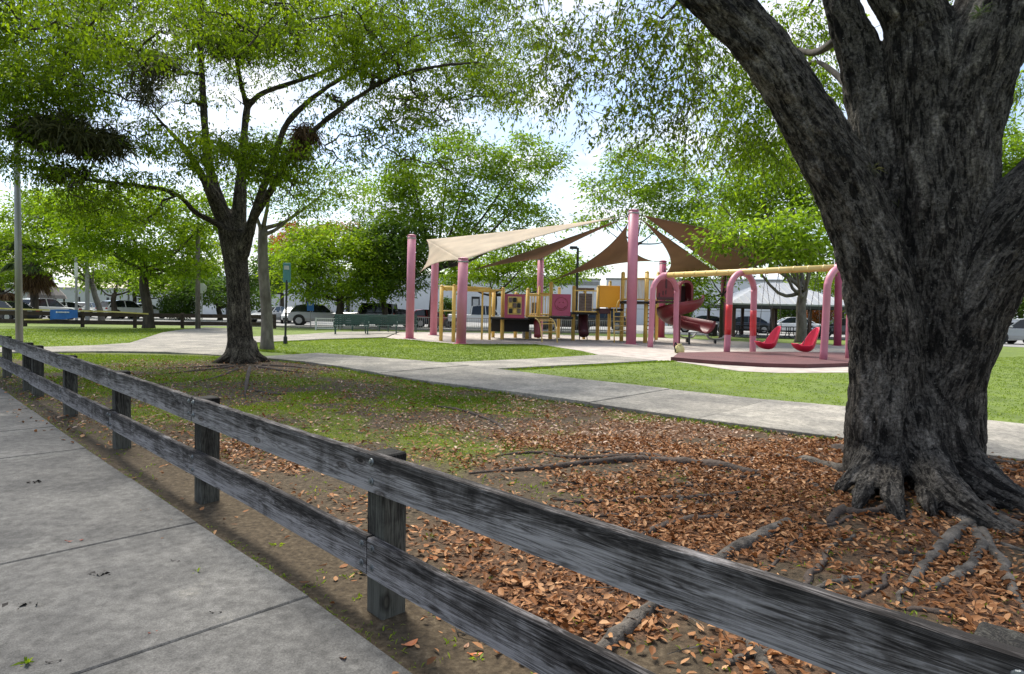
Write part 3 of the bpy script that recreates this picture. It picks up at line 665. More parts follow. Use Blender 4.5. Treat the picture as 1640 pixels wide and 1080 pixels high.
def solid_tree(name, chains, voxel, m, parent, amp, fl=None, ground=None):
    """one continuous skin over overlapping tapered tubes, then furrowed along the limbs"""
    mb = MB(); CH = []
    for pts, rr in chains:
        p = catmull(pts, 5); r = np.interp(np.linspace(0, 1, len(p)), np.linspace(0, 1, len(rr)), rr); mb.tube(p, r, 18)
        CH.append((p, r))
    me = bpy.data.meshes.new('tmp'); me.from_pydata(mb.v, [], mb.f); me.update(); o = bpy.data.objects.new('tmp', me); C.objects.link(o)
    md = o.modifiers.new('r', 'REMESH'); md.mode = 'VOXEL'; md.voxel_size = voxel
    sm = o.modifiers.new('s', 'SMOOTH'); sm.factor = .5; sm.iterations = 5
    ev = o.evaluated_get(bpy.context.evaluated_depsgraph_get()); me2 = bpy.data.meshes.new_from_object(ev)
    bpy.data.objects.remove(o); bpy.data.meshes.remove(me)
    n = len(me2.vertices); V = np.zeros(n*3, np.float32); me2.vertices.foreach_get('co', V); V = V.reshape(-1, 3).astype(float)
    Nn_ = np.zeros(n*3, np.float32); me2.vertex_normals.foreach_get('vector', Nn_); Nn_ = Nn_.reshape(-1, 3)
    num = np.zeros(n); ws = np.zeros(n); best = np.full(n, -1.); co = np.zeros((n, 3))
    for P, rr in CH:
        m_ = len(P); T = np.gradient(P, axis=0); T /= np.linalg.norm(T, axis=1)[:, None]; S = np.r_[0, np.cumsum(np.linalg.norm(np.diff(P, axis=0), axis=1))]
        u = np.cross(T[0], [.3, 1., .1]); u /= np.linalg.norm(u); U = []
        for k in range(m_):
            u = u-T[k]*(u@T[k]); u /= np.linalg.norm(u); U.append(u)
        U = np.array(U); bd = np.full(n, 1e9); c3 = np.zeros((n, 3))
        for k in range(m_-1):
            a, b_ = P[k], P[k+1]; f = np.clip(((V-a)@(b_-a))/((b_-a)@(b_-a)), 0, 1); q = V-(a+f[:, None]*(b_-a)); d = np.linalg.norm(q, axis=1)/(rr[k]+f*(rr[k+1]-rr[k])+.03)
            hit = d < bd
            if not hit.any(): continue
            fu = U[k]*(1-f[:, None])+U[k+1]*f[:, None]; ft = T[k]*(1-f[:, None])+T[k+1]*f[:, None]; fw = np.cross(ft, fu)
            cc = np.stack([np.sum(q*fu, 1), np.sum(q*fw, 1), S[k]+f*(S[k+1]-S[k])], 1); c3[hit] = cc[hit]; bd[hit] = d[hit]
        w_ = 1/(bd+.05)**6; sel = bd < 2.2
        if sel.any():
            c_ = c3[sel]; k1 = c_*[9., 9., 2.3]
            f1 = np.abs(fbm(k1, 2, 3)-.5)*2; f2 = fbm(c_*[2.6, 2.6, .5], 5, 2)-.5; f3 = np.abs(fbm(c_*[19, 19, 6.5], 9, 2)-.5)*2-.25
            num[sel] += w_[sel]*(amp*(1.7*np.clip(f1, 0, .5)-.4)+amp*1.6*f2+amp*.4*f3); ws[sel] += w_[sel]
        hit = w_ > best; best[hit] = w_[hit]; co[hit] = c3[hit]
    disp = num/np.maximum(ws, 1e-9)
    V = V+Nn_*disp[:, None]
    me2.vertices.foreach_set('co', V.astype(np.float32).ravel())
    at_ = me2.attributes.new('barkco', 'FLOAT_VECTOR', 'POINT'); at_.data.foreach_set('vector', (co*[5., 5., 1.5]).astype(np.float32).ravel())
    me2.update(); me2.name = name
    return link_mesh(name, me2, m, parent, smooth=True)

# ------------------------------------------------------------------ the big tree at the right
D0 = 5.75
def A(*pts): return [at(x, y, d) for x, y, d in pts]
def rp_(*r): return [v*.855*D0/F for v in r]
bt = thing('large_shade_tree', 'huge dark furrowed tree with four thick limbs beside the near fence', 'tree', (TREE[0], TREE[1], 0))
ch = []
ch.append((A((1456, 850, 5.75), (1458, 770, 5.75), (1462, 690, 5.75), (1463, 620, 5.80), (1463, 560, 5.9)), rp_(118, 110, 98, 80, 36)))
ch.append((A((1418, 790, 5.72), (1416, 690, 5.7), (1420, 600, 5.7), (1414, 500, 5.7), (1394, 405, 5.7), (1364, 325, 5.72), (1322, 240, 5.72), (1270, 150, 5.7), (1215, 70, 5.7), (1150, 5, 5.75), (1060, -60, 5.9), (930, -120, 6.2), (800, -160, 6.6)), rp_(76, 66, 62, 61, 59, 57, 54, 50, 47, 44, 38, 28, 18)))
ch.append((A((1440, 620, 5.85), (1428, 480, 5.9), (1410, 370, 5.98), (1404, 250, 6.05), (1393, 160, 6.12), (1374, 80, 6.15), (1347, 0, 6.2), (1325, -120, 6.4), (1310, -260, 6.6)), rp_(62, 58, 52, 48, 46, 40, 36, 34, 28)))
ch.append((A((1502, 800, 5.7), (1506, 690, 5.66), (1508, 600, 5.66), (1508, 500, 5.66), (1506, 400, 5.68), (1500, 300, 5.72), (1488, 200, 5.78), (1480, 110, 5.8), (1466, 30, 5.8), (1430, -50, 5.8), (1400, -200, 6.0)), rp_(78, 70, 66, 68, 66, 63, 62, 64, 54, 52, 42)))
ch.append((A((1520, 560, 5.75), (1524, 460, 5.72), (1528, 360, 5.7), (1534, 270, 5.68), (1546, 170, 5.66), (1570, 80, 5.62), (1602, -10, 5.6), (1645, -120, 5.5), (1700, -260, 5.4)), rp_(56, 64, 64, 64, 66, 70, 66, 56, 42)))
ch.append((A((1500, 640, 5.65), (1535, 540, 5.6), (1572, 455, 5.5), (1622, 370, 5.4), (1690, 280, 5.3), (1790, 190, 5.2), (1930, 80, 5.1)), rp_(64, 66, 62, 62, 58, 52, 42)))
def RT_(pts, rr, dz=-0.004):
    P = []
    for i, (x, y) in enumerate(pts):
        g = G(x, y) if abs(x) > 20 else np.array([x, y, 0.]); z = float(gz(g[0], g[1])[0]); P.append([g[0], g[1], z+dz+.006+.12*rr[min(i, len(rr)-1)]])
    return P
# root flare, part of the same skin
def flare(ang, ln, r0, zt=.75):
    c = np.array([TREE[0], TREE[1], 0]); u = np.array([math.cos(ang), math.sin(ang), 0])
    ch.append(([c+u*.25+[0, 0, zt+.35], c+u*.42+[0, 0, zt*.7], c+u*.62+[0, 0, .28], c+u*(.62+ln*.5)+[0, 0, .10], c+u*(.62+ln)+[0, 0, -.02]], [r0*1.0, r0*1.05, r0*.85, r0*.6, r0*.3]))
for ang, ln, r0, zt in ((-150, .18, .12, .6),  (60, .6, .24, .6), (20, .5, .2, .5)):
    flare(R(ang), ln, r0, zt)
ch.append(([at(1490, 610, 5.6), at(1512, 690, 5.5), G(1545, 752, .26), G(1590, 790, .15), G(1645, 815, .08), G(1720, 838, .03), G(1800, 860, -.02)], [.20, .22, .20, .17, .145, .12, .08]))
ch.append(([at(1465, 660, 5.5), at(1485, 740, 5.3), G(1520, 795, .17), G(1570, 832, .09), G(1630, 862, .03), G(1700, 890, -.02)], [.18, .18, .15, .11, .08, .05]))
for ps_, rs_ in ((((1440, 660), (1430, 750), (1432, 806), (1444, 838)), (.10, .10, .085, .05, .03)), (((1425, 680), (1396, 755), (1380, 795), (1368, 822)), (.09, .09, .07, .045, .025)), (((1465, 680), (1476, 760), (1488, 806), (1496, 832)), (.09, .09, .07, .045, .025)), (((1410, 690), (1376, 745), (1352, 775), (1334, 796)), (.09, .08, .06, .04, .02))):
    (a0, b0), (a1, b1), (a2, b2), (a3, b3) = ps_
    ch.append(([at(a0, b0, 5.75), at(a1, b1, 5.42), G(a2, b2, .13), G(a3, b3, .035), G(a3+(a3-a2)*.8, b3+(b3-b2)*.8, -.02)], list(rs_)))
trunk = solid_tree('trunk', ch, .016, MT['bark'], bt, .042)
from mathutils.bvhtree import BVHTree
tv = [v.co+Vector(ORG[bt.name]) for v in trunk.data.vertices]; bvh = BVHTree.FromPolygons(tv, [tuple(p.vertices) for p in trunk.data.polygons])
def onbark(x, y):
    d = ray(x, y); h = bvh.ray_cast(Vector(CAM), Vector(d).normalized()); return (np.array(h[0]), np.array(h[1])) if h[0] else (at(x, y, 5.4), np.array([0, -1., 0]))
roots = [
 ([(1215, 770), (1150, 756), (1080, 748), (1010, 744), (940, 748), (850, 757), (752, 764)], (.05, .06, .055, .05, .045, .035, .018), 'rootdark'),
 ([(1110, 748), (1030, 737), (960, 739), (900, 737), (868, 729)], (.035, .035, .03, .025, .012), 'rootdark'),
 ([(870, 729), (830, 731), (795, 736)], (.022, .02, .008), 'rootdark'),
 ([(1215, 797), (1120, 803), (1030, 806), (945, 811), (880, 806)], (.025, .03, .03, .025, .012), 'rootdark'),
 ([(1165, 836), (1110, 840), (1060, 852), (1010, 872)], (.03, .032, .03, .014), 'rootdark'),
 ([(1260, 845), (1215, 868), (1165, 895), (1100, 937), (1035, 990), (968, 1050), (930, 1090)], (.045, .052, .055, .055, .052, .05, .04), 'root'),
 ([(1375, 776), (1335, 764), (1290, 752), (1238, 740)], (.085, .075, .062, .03), 'root'),
 ([(1318, 800), (1300, 786), (1276, 773), (1255, 770)], (.02, .028, .022, .01), 'rootdark'),
 ([(1420, 832), (1370, 834), (1345, 830), (1325, 848)], (.05, .04, .045, .022), 'rootdark'),
 ([(1590, 820), (1555, 848), (1520, 874), (1488, 905), (1462, 935), (1432, 972)], (.055, .055, .048, .042, .035, .018), 'root'),
 ([(1556, 850), (1568, 885), (1552, 918), (1520, 938), (1490, 958)], (.040, .046, .046, .040, .018), 'root'),
 ([(1570, 862), (1598, 905), (1618, 950), (1650, 1010)], (.045, .040, .034, .016), 'root'),
 ([(1560, 830), (1615, 850), (1680, 880)], (.06, .055, .04), 'root'),
 ([(1325, 900), (1300, 928), (1280, 955)], (.02, .026, .012), 'rootdark'),
 ([(1372, 936), (1335, 942), (1302, 955)], (.03, .028, .012), 'root'),
 ([(1368, 868), (1330, 885), (1318, 905)], (.02, .024, .012), 'root'),
 ([(1480, 900), (1440, 892), (1405, 893)], (.014, .02, .008), 'rootdark'),
 ([(1030, 790), (960, 785), (890, 775)], (.012, .02, .01), 'rootdark'),
 ([(1060, 828), (985, 832), (930, 833)], (.015, .022, .01), 'rootdark'),
 ([(1265, 820), (1210, 822), (1150, 826), (1090, 830)], (.016, .022, .022, .01), 'rootdark'),
 ([(1450, 985), (1500, 990), (1545, 1003)], (.014, .022, .008), 'rootdark'),
 ([(1195, 1035), (1215, 1060), (1235, 1100)], (.028, .032, .03), 'root'),
 ([(1160, 1075), (1210, 1058), (1260, 1052)], (.018, .024, .012), 'root'),
 ([(1640, 758), (1600, 750), (1565, 742)], (.04, .05, .06), 'rootdark'),
 ([(1660, 775), (1610, 768), (1570, 765)], (.03, .04, .05), 'rootdark'),
 ([(690, 652), (740, 662), (790, 680), (830, 712)], (.02, .028, .025, .01), 'rootdark'),
]
roots = [(p_, tuple(v*(.85 if m_ == 'root' else 1.0) for v in r_), m_) for p_, r_, m_ in roots]
_r = np.random.default_rng(31)
for k in range(26):
    a = _r.uniform(math.pi*.86, math.pi*1.55); c = TREE+np.array([math.cos(a), math.sin(a)])*_r.uniform(.9, 2.6); P_ = []
    for q in range(6):
        P_.append(c.copy()); a += _r.normal(0, .28); c = c+np.array([math.cos(a), math.sin(a)])*_r.uniform(.16, .34)
    r0 = _r.uniform(.009, .021); roots.append((P_, (r0, r0*1.1, r0, r0*.8, r0*.6, r0*.3), 'rootdark' if k % 3 else 'root'))
for pts, rr, m_ in roots:
    rng = np.random.default_rng(abs(int(pts[0][0]*7))); n0 = len(pts)
    P = catmull(RT_(pts, rr), 4); P[:, :2] += rng.normal(0, .008, (len(P), 2)); r_ = np.interp(np.linspace(0, 1, len(P)), np.linspace(0, 1, len(rr)), rr)*rng.uniform(.72, 1.25, len(P))
    mb = MB(); mb.tube(P, r_, 8); mb.build('root', MT[m_], bt, smooth=True)
# dark stump-like root behind the trunk on the left
mb = MB(); mb.tube(catmull([G(1385, 745)+[0, 0, .06], G(1352, 735)+[0, 0, .07], G(1326, 724)+[0, 0, .05]], 3), [.10, .10, .09, .085, .08, .06, .03], 9); mb.build('root', MT['rootdark'], bt, smooth=True)
# hanging sprays of the crown
rng = np.random.default_rng(77)
bl = [  # px, py, depth, rx, ry, twigs
 (860, 20, 7.6, 70, 50, 46), (930, 70, 7.2, 80, 60, 60), (1010, 40, 6.8, 70, 60, 56), (1080, 30, 6.4, 60, 50, 40), (960, 150, 7.2, 90, 50, 46), (1060, 150, 6.8, 70, 60, 46),
 (880, 120, 7.8, 60, 50, 30), (1120, 150, 6.8, 50, 50, 26), (1040, 215, 7.2, 70, 25, 16), (1130, 225, 7.4, 50, 35, 20), (1090, 90, 6.6, 50, 50, 24),
 (1190, 130, 8.6, 60, 55, 60), (1230, 200, 8.8, 50, 45, 52), (1190, 230, 9.0, 50, 35, 36), (1270, 50, 8.4, 55, 50, 46), (1300, 120, 9.2, 40, 60, 34), (1320, 150, 9.2, 30, 40, 20), (1130, 60, 8.2, 40, 40, 22), (1260, 250, 9.2, 40, 30, 24),
 (1500, 20, 9.2, 30, 40, 20), (1640, 130, 9.0, 20, 40, 14),
 # outside the frame, over the camera and beyond
 (900, -120, 7.0, 160, 80, 60), (1150, -140, 6.6, 150, 80, 60), (1400, -190, 6.0, 180, 90, 60), (1700, -160, 5.6, 200, 120, 60), (1850, 120, 5.2, 120, 140, 50), (700, -220, 7.0, 160, 80, 40)]
nodes = []
for pts, rr in ch[1:6]:
    p = catmull(pts, 5)[8:]; nodes += [(a_, .12) for a_ in p]
# secondary limbs out of frame that carry the hanging twigs
sec = [A((1060, -60, 5.9), (1010, -70, 6.4), (950, -50, 6.9), (880, -40, 7.5)), A((1150, 5, 5.8), (1130, -30, 6.6), (1100, -10, 7.2), (1060, 30, 7.4)), A((1346, 60, 6.15), (1300, 85, 7.4), (1240, 70, 8.4), (1180, 90, 8.8)), A((1400, -120, 6.0), (1340, -60, 7.4), (1290, 20, 8.6)), A((1380, 170, 6.2), (1345, 125, 7.5), (1300, 100, 8.8), (1250, 150, 9.0))]
mb = MB()
for s_ in sec:
    p = catmull(s_, 4); mb.tube(p, np.linspace(.05, .014, len(p)), 7); nodes += [(a_, .03) for a_ in p]
mb.build('limb', MT['bark2'], bt, smooth=True)
Vs, Rs, Tw, tips = [], [], [], []
for (x, y, d, rx, ry, n) in bl:
    k = d/F; c = at(x, y, d); S = blob_pts(rng, c, (rx*k, rx*k*.9, ry*k), n); tips.append(S[::4])
    S = blob_pts(rng, c, (rx*k, rx*k*.9, ry*k), int(n*(2.3 if d > 8 else 1.15))); n = len(S); Dv = rng.normal(size=(n, 3))*[1, 1, .35]+np.array([-.2, 0, -.1]); Ln = rng.uniform(.35, .75, n)
    v, r_, tw = sprays(rng, S, Dv, Ln, 17, .050 if d < 8 else   .056, .55, .5); Vs.append(v); Rs.append(r_); Tw.append(tw)
    # loose leaves between the twigs
far_ = [i for i, b_ in enumerate(bl) if b_[2] > 8]; near_ = [i for i in range(len(bl)) if i not in far_]
leaf_obj('crown', np.vstack([Vs[i] for i in near_]), np.concatenate([Rs[i] for i in near_]), MT['lf_big'], bt)
leaf_obj('crown', np.vstack([Vs[i] for i in far_]), np.concatenate([Rs[i] for i in far_]), MT['lf_bright'], bt)
twig_mesh('twigs', Tw, .004, MT['bark2'], bt)
mb = MB()
for pts, r_ in grow(nodes, np.vstack(tips), rng, .006, .06, 4): mb.tube(pts, r_, 5, cap=False)
o = mb.build('branch', MT['bark2'], bt); o['kind'] = 'stuff'
# little air plants on the bark
def tuft(name, label, cat, c, n, ln, m, rng, up_=.4, group=None, width=.06):
    D = rng.normal(size=(n, 3)); D[:, 2] += up_; P = np.repeat(np.array(c)[None], n, 0)+rng.normal(0, ln*.06, (n, 3))
    V = leaf_quads(P-np.array(c), D, ln*rng.uniform(.6, 1.2, n), rng, width, .25)
    me = arr_mesh(name, V, np.arange(4*n).reshape(n, 4), {'rnd': ('FACE', rng.uniform(0, 1, n))})
    o = link_mesh(name, me, MT[m]); o.location = [float(v) for v in c]; return tag(o, label, cat, group)
tuft('air_plant', 'small spiky air plant in the fork of the big tree', 'air plant', onbark(1395, 272)[0], 26, .13, 'lf_epi', rng, group='air plants on the big tree')
tuft('air_plant', 'small spiky air plant low on the middle of the big trunk', 'air plant', onbark(1440, 335)[0], 30, .13, 'lf_epi', rng, group='air plants on the big tree')
tuft('air_plant', 'greenish air plant high on the right limb of the big tree', 'air plant', onbark(1570, 22)[0], 40, .11, 'lf_dark', rng, group='air plants on the big tree')

# ------------------------------------------------------------------ the left tree
DL = 16.45; kL = DL/F
lt = thing('spreading_oak_tree', 'wide spreading tree with dark forked trunk and epiphytes left of the playground', 'tree', G(388, 582))
def AL(*pts): return [at(x, y, DL+dz) for x, y, dz in pts]
def rl(*r): return [v*kL*(.81 if v > 13 else .64) for v in r]
lch = []
lch.append((AL((388, 592, 0), (386, 560, 0), (383, 500, 0), (381, 450, 0), (376, 405, 0), (372, 370, 0)), rl(29, 25, 22, 22, 24, 27)))
lch.append((AL((378, 410, 0), (360, 355, 0), (345, 320, -.2), (328, 290, -.4), (312, 262, -.6), (290, 230, -.9), (262, 200, -1.4), (235, 170, -2)), rl(17, 17, 14, 11, 9, 7, 5, 3)))
lch.append((AL((376, 400, 0), (352, 330, .2), (336, 270, .3), (328, 200, .4), (324, 130, .5), (320, 60, .6), (322, 0, .6), (330, -80, .8)), rl(16, 15, 12, 10, 9, 8, 7, 5)))
lch.append((AL((380, 400, 0), (384, 330, .3), (388, 260, .5), (392, 205, .7), (396, 172, .8)), rl(16, 14, 12, 10, 9)))
lch.append((AL((396, 172, .8), (420, 150, .9), (470, 132, 1.2), (520, 115, 1.5), (570, 92, 1.8), (640, 72, 2.2), (720, 55, 2.6), (790, 50, 3)), rl(8, 7.5, 7, 6.5, 6, 5, 4, 2.5)))
lch.append((AL((396, 172, .8), (385, 130, .6), (376, 80, .4), (365, 20, .2), (360, -60, 0)), rl(8, 6.5, 5.5, 4.5, 3)))
lch.append((AL((388, 410, -.1), (404, 355, -.3), (422, 300, -.5), (442, 245, -.8), (462, 195, -1.0), (510, 150, -1.2), (560, 118, -1.4), (630, 80, -1.7), (690, 45, -2.0)), rl(14, 12, 10, 8.5, 8, 7, 6, 4.5, 3)))
lch.append((AL((404, 355, -.3), (430, 312, -.9), (465, 250, -1.6), (510, 203, -2.0), (562, 163, -2.4), (627, 125, -2.8), (697, 107, -3.2), (770, 100, -3.4)), rl(9, 8.5, 8, 7, 6.5, 5.5, 4, 2.5)))
lch.append((AL((372, 380, 0), (352, 362, -.3), (335, 352, -.6), (312, 340, -.8), (296, 322, -1.0), (275, 308, -1.2), (240, 300, -1.5), (190, 293, -1.9), (120, 285, -2.4), (50, 266, -2.8), (-30, 240, -3.2)), rl(9, 8.5, 8, 7, 6.5, 6.5, 6, 5.5, 4.5, 3.5, 2)))
for ang, ln in ((-90, .3), (-35, .35), (20, .4), (80, .3), (140, .4), (200, .35), (-140, .4)):
    c = G(388, 582); u = np.array([math.cos(R(ang)), math.sin(R(ang)), 0])
    lch.append(([c+u*.18+[0, 0, .55], c+u*.3+[0, 0, .22], c+u*(.35+ln*.5)+[0, 0, .06], c+u*(.4+ln)+[0, 0, -.03]], [.18, .16, .11, .06]))
MT['bark_l'] = bark_mat('oak_bark', (.020, .016, .012), (.085, .069, .052), (.26, .225, .17), .55, 1.3)
solid_tree('trunk', lch, .042, MT['bark_l'], lt, .018)
rng = np.random.default_rng(5)
LB = [  # px, py, dz, rx, ry, density
 (60, 50, -1, 130, 80, 1.7), (70, 150, -2.5, 110, 50, 2.1), (230, 35, 1.5, 130, 60, 1.0), (400, 25, -1, 120, 60, 1.0), (530, 55, 2, 130, 60, 1.1), (670, 35, 1, 130, 60, 1.25), (640, 120, -2, 110, 40, .9), (790, 70, 2, 80, 75, 1.25), (760, 130, -2, 70, 40, .8),
 (340, 240, -2.6, 110, 32, 1.7), (240, 222, -1.5, 70, 26, .9), (440, 265, -2.2, 50, 26, .9), (165, 285, -2.2, 90, 26, 1.0), (60, 255, -2.6, 70, 26, 1.0), (200, 335, -2.2, 110, 28, .55),
 (520, 165, -2, 60, 22, .6), (600, 215, -2.6, 60, 26, .6), (540, 255, -2.2, 60, 26, .5), (470, 300, -2, 55, 26, .5), (640, 190, -2.8, 55, 26, .5), (680, 250, -2.6, 60, 30, .45), (270, 110, 1.0, 80, 35, .7), (170, 100, -1.5, 80, 35, .9), (420, 100, 1.2, 70, 28, .55), (480, 85, -1.0, 80, 30, .8), (290, 165, .5, 70, 22, .5), (380, 140, .5, 50, 20, .35), (560, 100, -2.5, 90, 26, .8), (700, 170, -2.5, 70, 30, .6), (590, 60, -3, 110, 40, .9), (820, 150, -1, 40, 40, .6), (20, 210, -2.8, 60, 26, 1.0),
 (100, -80, 0, 170, 70, .9), (320, -100, 0, 170, 70, .9), (520, -90, 0, 170, 70, .9), (720, -60, 1, 150, 60, 1.0), (-90, 80, -1, 90, 90, 1), (-110, 210, -2, 90, 50, .9), (330, -60, 4, 250, 60, .7), (420, 30, 5, 220, 60, .6), (250, 20, -5, 250, 60, .6)]
lnodes = []
for pts, rr in lch[1:9]:
    p = catmull(pts, 4); r_ = np.interp(np.linspace(0, 1, len(p)), np.linspace(0, 1, len(rr)), rr); lnodes += [(a_, b_) for a_, b_ in zip(p[4:], r_[4:])]
Vs, Rs, Tw, tips = [], [], [], []
for (x, y, dz, rx, ry, dn) in LB:
    d = DL+dz; k = d/F; n = int(rx*ry*math.pi*dn/(7*5.0*5.0*.42*.40)*1.45)
    c = at(x, y, d); ncl = max(6, int(rx*ry*math.pi/340)); cc = blob_pts(rng, c, (rx*k, rx*k*.8, ry*k), ncl); tips.append(cc); n = int(n*.80)
    ci = rng.integers(0, ncl, n); S = cc[ci]+rng.normal(size=(n, 3))*[.30, .30, .12]
    Dv = rng.normal(size=(n, 3))*[1, 1, .3]; v, r_, tw = sprays(rng, S, Dv, rng.uniform(.22, .5, n), 9, .074, .28, .48); Vs.append(v); Rs.append(r_); Tw.append(tw[::3])
leaf_obj('crown', np.vstack(Vs), np.concatenate(Rs), MT['lf_left'], lt)
twig_mesh('twigs', Tw, .006, MT['bark2'], lt)
sb = grow(lnodes, np.vstack([c_[:3].mean(0)[None] for c_ in tips]+[c_[::9] for c_ in tips]), rng, .026, .10, 6)
mb = MB()
for pts, r_ in sb: mb.tube(pts+np.r_[np.zeros((1, 3)), rng.normal(0, .05, (len(pts)-1, 3))], r_, 6, cap=False); lnodes += [(a_, b_) for a_, b_ in zip(pts[1:], r_[1:])]
for pts, r_ in grow(lnodes, np.vstack(tips), rng, .011, .05, 4): mb.tube(pts, r_, 4, cap=False)
o = mb.build('branch', MT['bark_l'], lt); o['kind'] = 'stuff'

for k_, (pts, rr) in enumerate([([(372, 590), (340, 594), (300, 598), (250, 603)], (.05, .035, .03, .01)), ([(400, 592), (395, 615), (392, 640)], (.05, .04, .015)), ([(410, 590), (450, 596), (490, 600)], (.05, .035, .012)), ([(380, 594), (350, 606), (310, 615)], (.045, .03, .01)), ([(405, 628), (440, 636), (460, 634)], (.02, .035, .015)), ([(420, 588), (470, 590), (530, 597)], (.04, .03, .01)), ([(366, 588), (320, 590), (270, 592)], (.04, .03, .01))]):
    P = catmull(RT_(pts, rr), 4); mb = MB(); mb.tube(P, np.interp(np.linspace(0, 1, len(P)), np.linspace(0, 1, len(rr)), rr), 7); mb.build('root', MT['rootdark'], lt, smooth=True)
# epiphyte clumps
def epi(label, blobs, seed, m='lf_epi', hang=-.1):
    rng = np.random.default_rng(seed); Vs = []; b0 = at(blobs[0][0], blobs[0][1], DL+blobs[0][2])
    for (x, y, dz, rx, ry, n) in blobs:
        d = DL+dz; k = d/F; cc = blob_pts(rng, at(x, y, d), (rx*k, rx*k*.8, ry*k), max(5, n//40)); ci = rng.integers(0, len(cc), n)
        P = cc[ci]+rng.normal(0, .05, (n, 3)); D = rng.normal(size=(n, 3)); D[:, 2] += hang
        Vs.append(leaf_quads(P, D, .30*rng.uniform(.5, 1.3, n), rng, .09, .2))
    V = np.vstack(Vs)-b0; n = len(V)//4
    o = link_mesh('epiphyte_clump', arr_mesh('epiphyte_clump', V, np.arange(4*n).reshape(n, 4), {'rnd': ('FACE', rng.uniform(0, 1, n))}), MT[m]); o.location = [float(v) for v in b0]
    tag(o, label, 'epiphyte', 'epiphyte clumps in the left tree')
epi('largest dark epiphyte clump, on the low left limb beside the lamp pole', [(110, 215, -2.4, 70, 26, 4200), (60, 205, -2.4, 40, 22, 1600), (165, 235, -2.2, 40, 18, 1200), (115, 280, -2.3, 40, 10, 500)], 1)
epi('dark epiphyte clump high in the crown right of the upright limb', [(375, 68, .6, 48, 24, 2600), (395, 48, .6, 30, 16, 900), (350, 80, .5, 20, 12, 500)], 2)
epi('small brownish epiphyte clump hanging from the right limb', [(490, 215, -1.8, 18, 16, 800), (480, 235, -1.8, 10, 14, 400)], 3, 'deadfrond', -1.2)
epi('thin epiphyte tufts along the left rising limb', [(250, 110, -1.4, 50, 16, 900), (230, 150, -1.6, 40, 14, 500)], 4)

# ------------------------------------------------------------------ trees behind
bg_tree('slender_tree', 'slender pale trunk standing just right of the spreading tree', 428, 21.7, .19, (421, 365), [(440, 250, 60, 40), (520, 300, 70, 34), (400, 300, 40, 30), (480, 330, 40, 22)], 'lf_mid', 11, 'bark3', .8)
bg_tree('round_tree', 'round bright yellow-green tree in front of the white wall', 541, 46, .30, (545, 478), [(545, 430, 88, 42), (478, 432, 45, 38), (602, 445, 46, 36), (540, 385, 80, 30), (500, 400, 50, 35), (590, 400, 50, 30), (545, 468, 70, 20)], 'lf_bright', 12, 'bark2', 1.5)
bg_tree('flowering_tree', 'tree with reddish orange blossom behind the round green tree', 492, 60, .25, (494, 430), [(492, 374, 52, 16), (535, 366, 40, 12), (455, 392, 20, 14)], 'lf_orange', 13, 'bark2', 1.3)
bg_tree('dark_tree', 'darker green tree right of the round bright tree', 617, 48, .24, (617, 455), [(622, 418, 58, 44), (592, 385, 44, 32), (660, 400, 50, 46), (640, 452, 45, 22)], 'lf_dark', 14, 'bark2', 1.5)
bg_tree('tall_airy_tree', 'tall loose-crowned tree above the left end of the cream shade sail', 694, 50, .34, (698, 430), [(690, 310, 80, 48), (755, 262, 60, 40), (835, 252, 58, 34), (800, 318, 80, 38), (625, 325, 56, 46), (885, 262, 26, 24), (715, 372, 80, 36), (640, 372, 50, 34), (850, 350, 46, 26), (770, 385, 70, 26), (720, 230, 50, 26), (660, 275, 50, 26)], 'lf_mid', 15, 'bark2', 1.05, lpx=5.5)
bg_tree('far_tree', 'low bright tree behind the climbing frame under the sails', 790, 55, .25, (792, 470), [(780, 425, 58, 34), (848, 438, 56, 34), (920, 432, 44, 26), (850, 405, 50, 20), (735, 440, 40, 26)], 'lf_bright', 16, 'bark2', 1.4)
bg_tree('airy_tree', 'loose light-green tree rising behind the tall centre shade post', 1016, 54, .15, (1018, 390), [(1040, 272, 76, 42), (1000, 315, 56, 26), (1092, 312, 50, 36), (950, 300, 22, 18), (1130, 350, 46, 30), (1060, 350, 60, 30), (1005, 250, 34, 18), (960, 355, 40, 16)], 'lf_mid', 17, 'bark2', 1.0, lpx=5.5)
bg_tree('broad_tree', 'broad pale-trunked tree with dark green layers over the swings', 1284, 37, .30, (1288, 462), [(1240, 325, 80, 34), (1180, 380, 56, 22, .80), (1300, 372, 62, 34, .80), (1212, 292, 60, 34), (1155, 320, 44, 26), (1325, 305, 60, 50), (1262, 250, 66, 30), (1275, 405, 60, 18, .80), (1200, 345, 60, 24), (1240, 375, 60, 20, .80)], 'lf_mid', 18, 'bark3', 1.25, lpx=7, clump=.20)
bg_tree('thin_tree', 'thin dark-stemmed tree between the slide and the pavilion', 1157, 41, .14, (1158, 470), [(1132, 425, 36, 34), (1102, 455, 30, 24), (1165, 415, 30, 20), (1120, 480, 30, 16), (1180, 440, 20, 14)], 'lf_bright', 19, 'bark2', 1.0)
bg_tree('right_tree', 'green tree seen at the right edge past the big trunk', 1665, 34, .28, (1662, 420), [(1625, 250, 46, 34), (1605, 305, 44, 34), (1660, 290, 60, 60), (1600, 215, 30, 22), (1690, 230, 50, 50), (1600, 350, 34, 16)], 'lf_mid', 20, 'bark2', 1.4, lpx=6)
bg_tree('far_right_tree', 'dark bushy tree behind the parked cars at the right edge', 1634, 60, .25, (1634, 500), [(1630, 470, 56, 32), (1600, 490, 40, 22), (1690, 460, 60, 40), (1580, 505, 30, 14)], 'lf_dark', 21, 'bark2', 1.8)
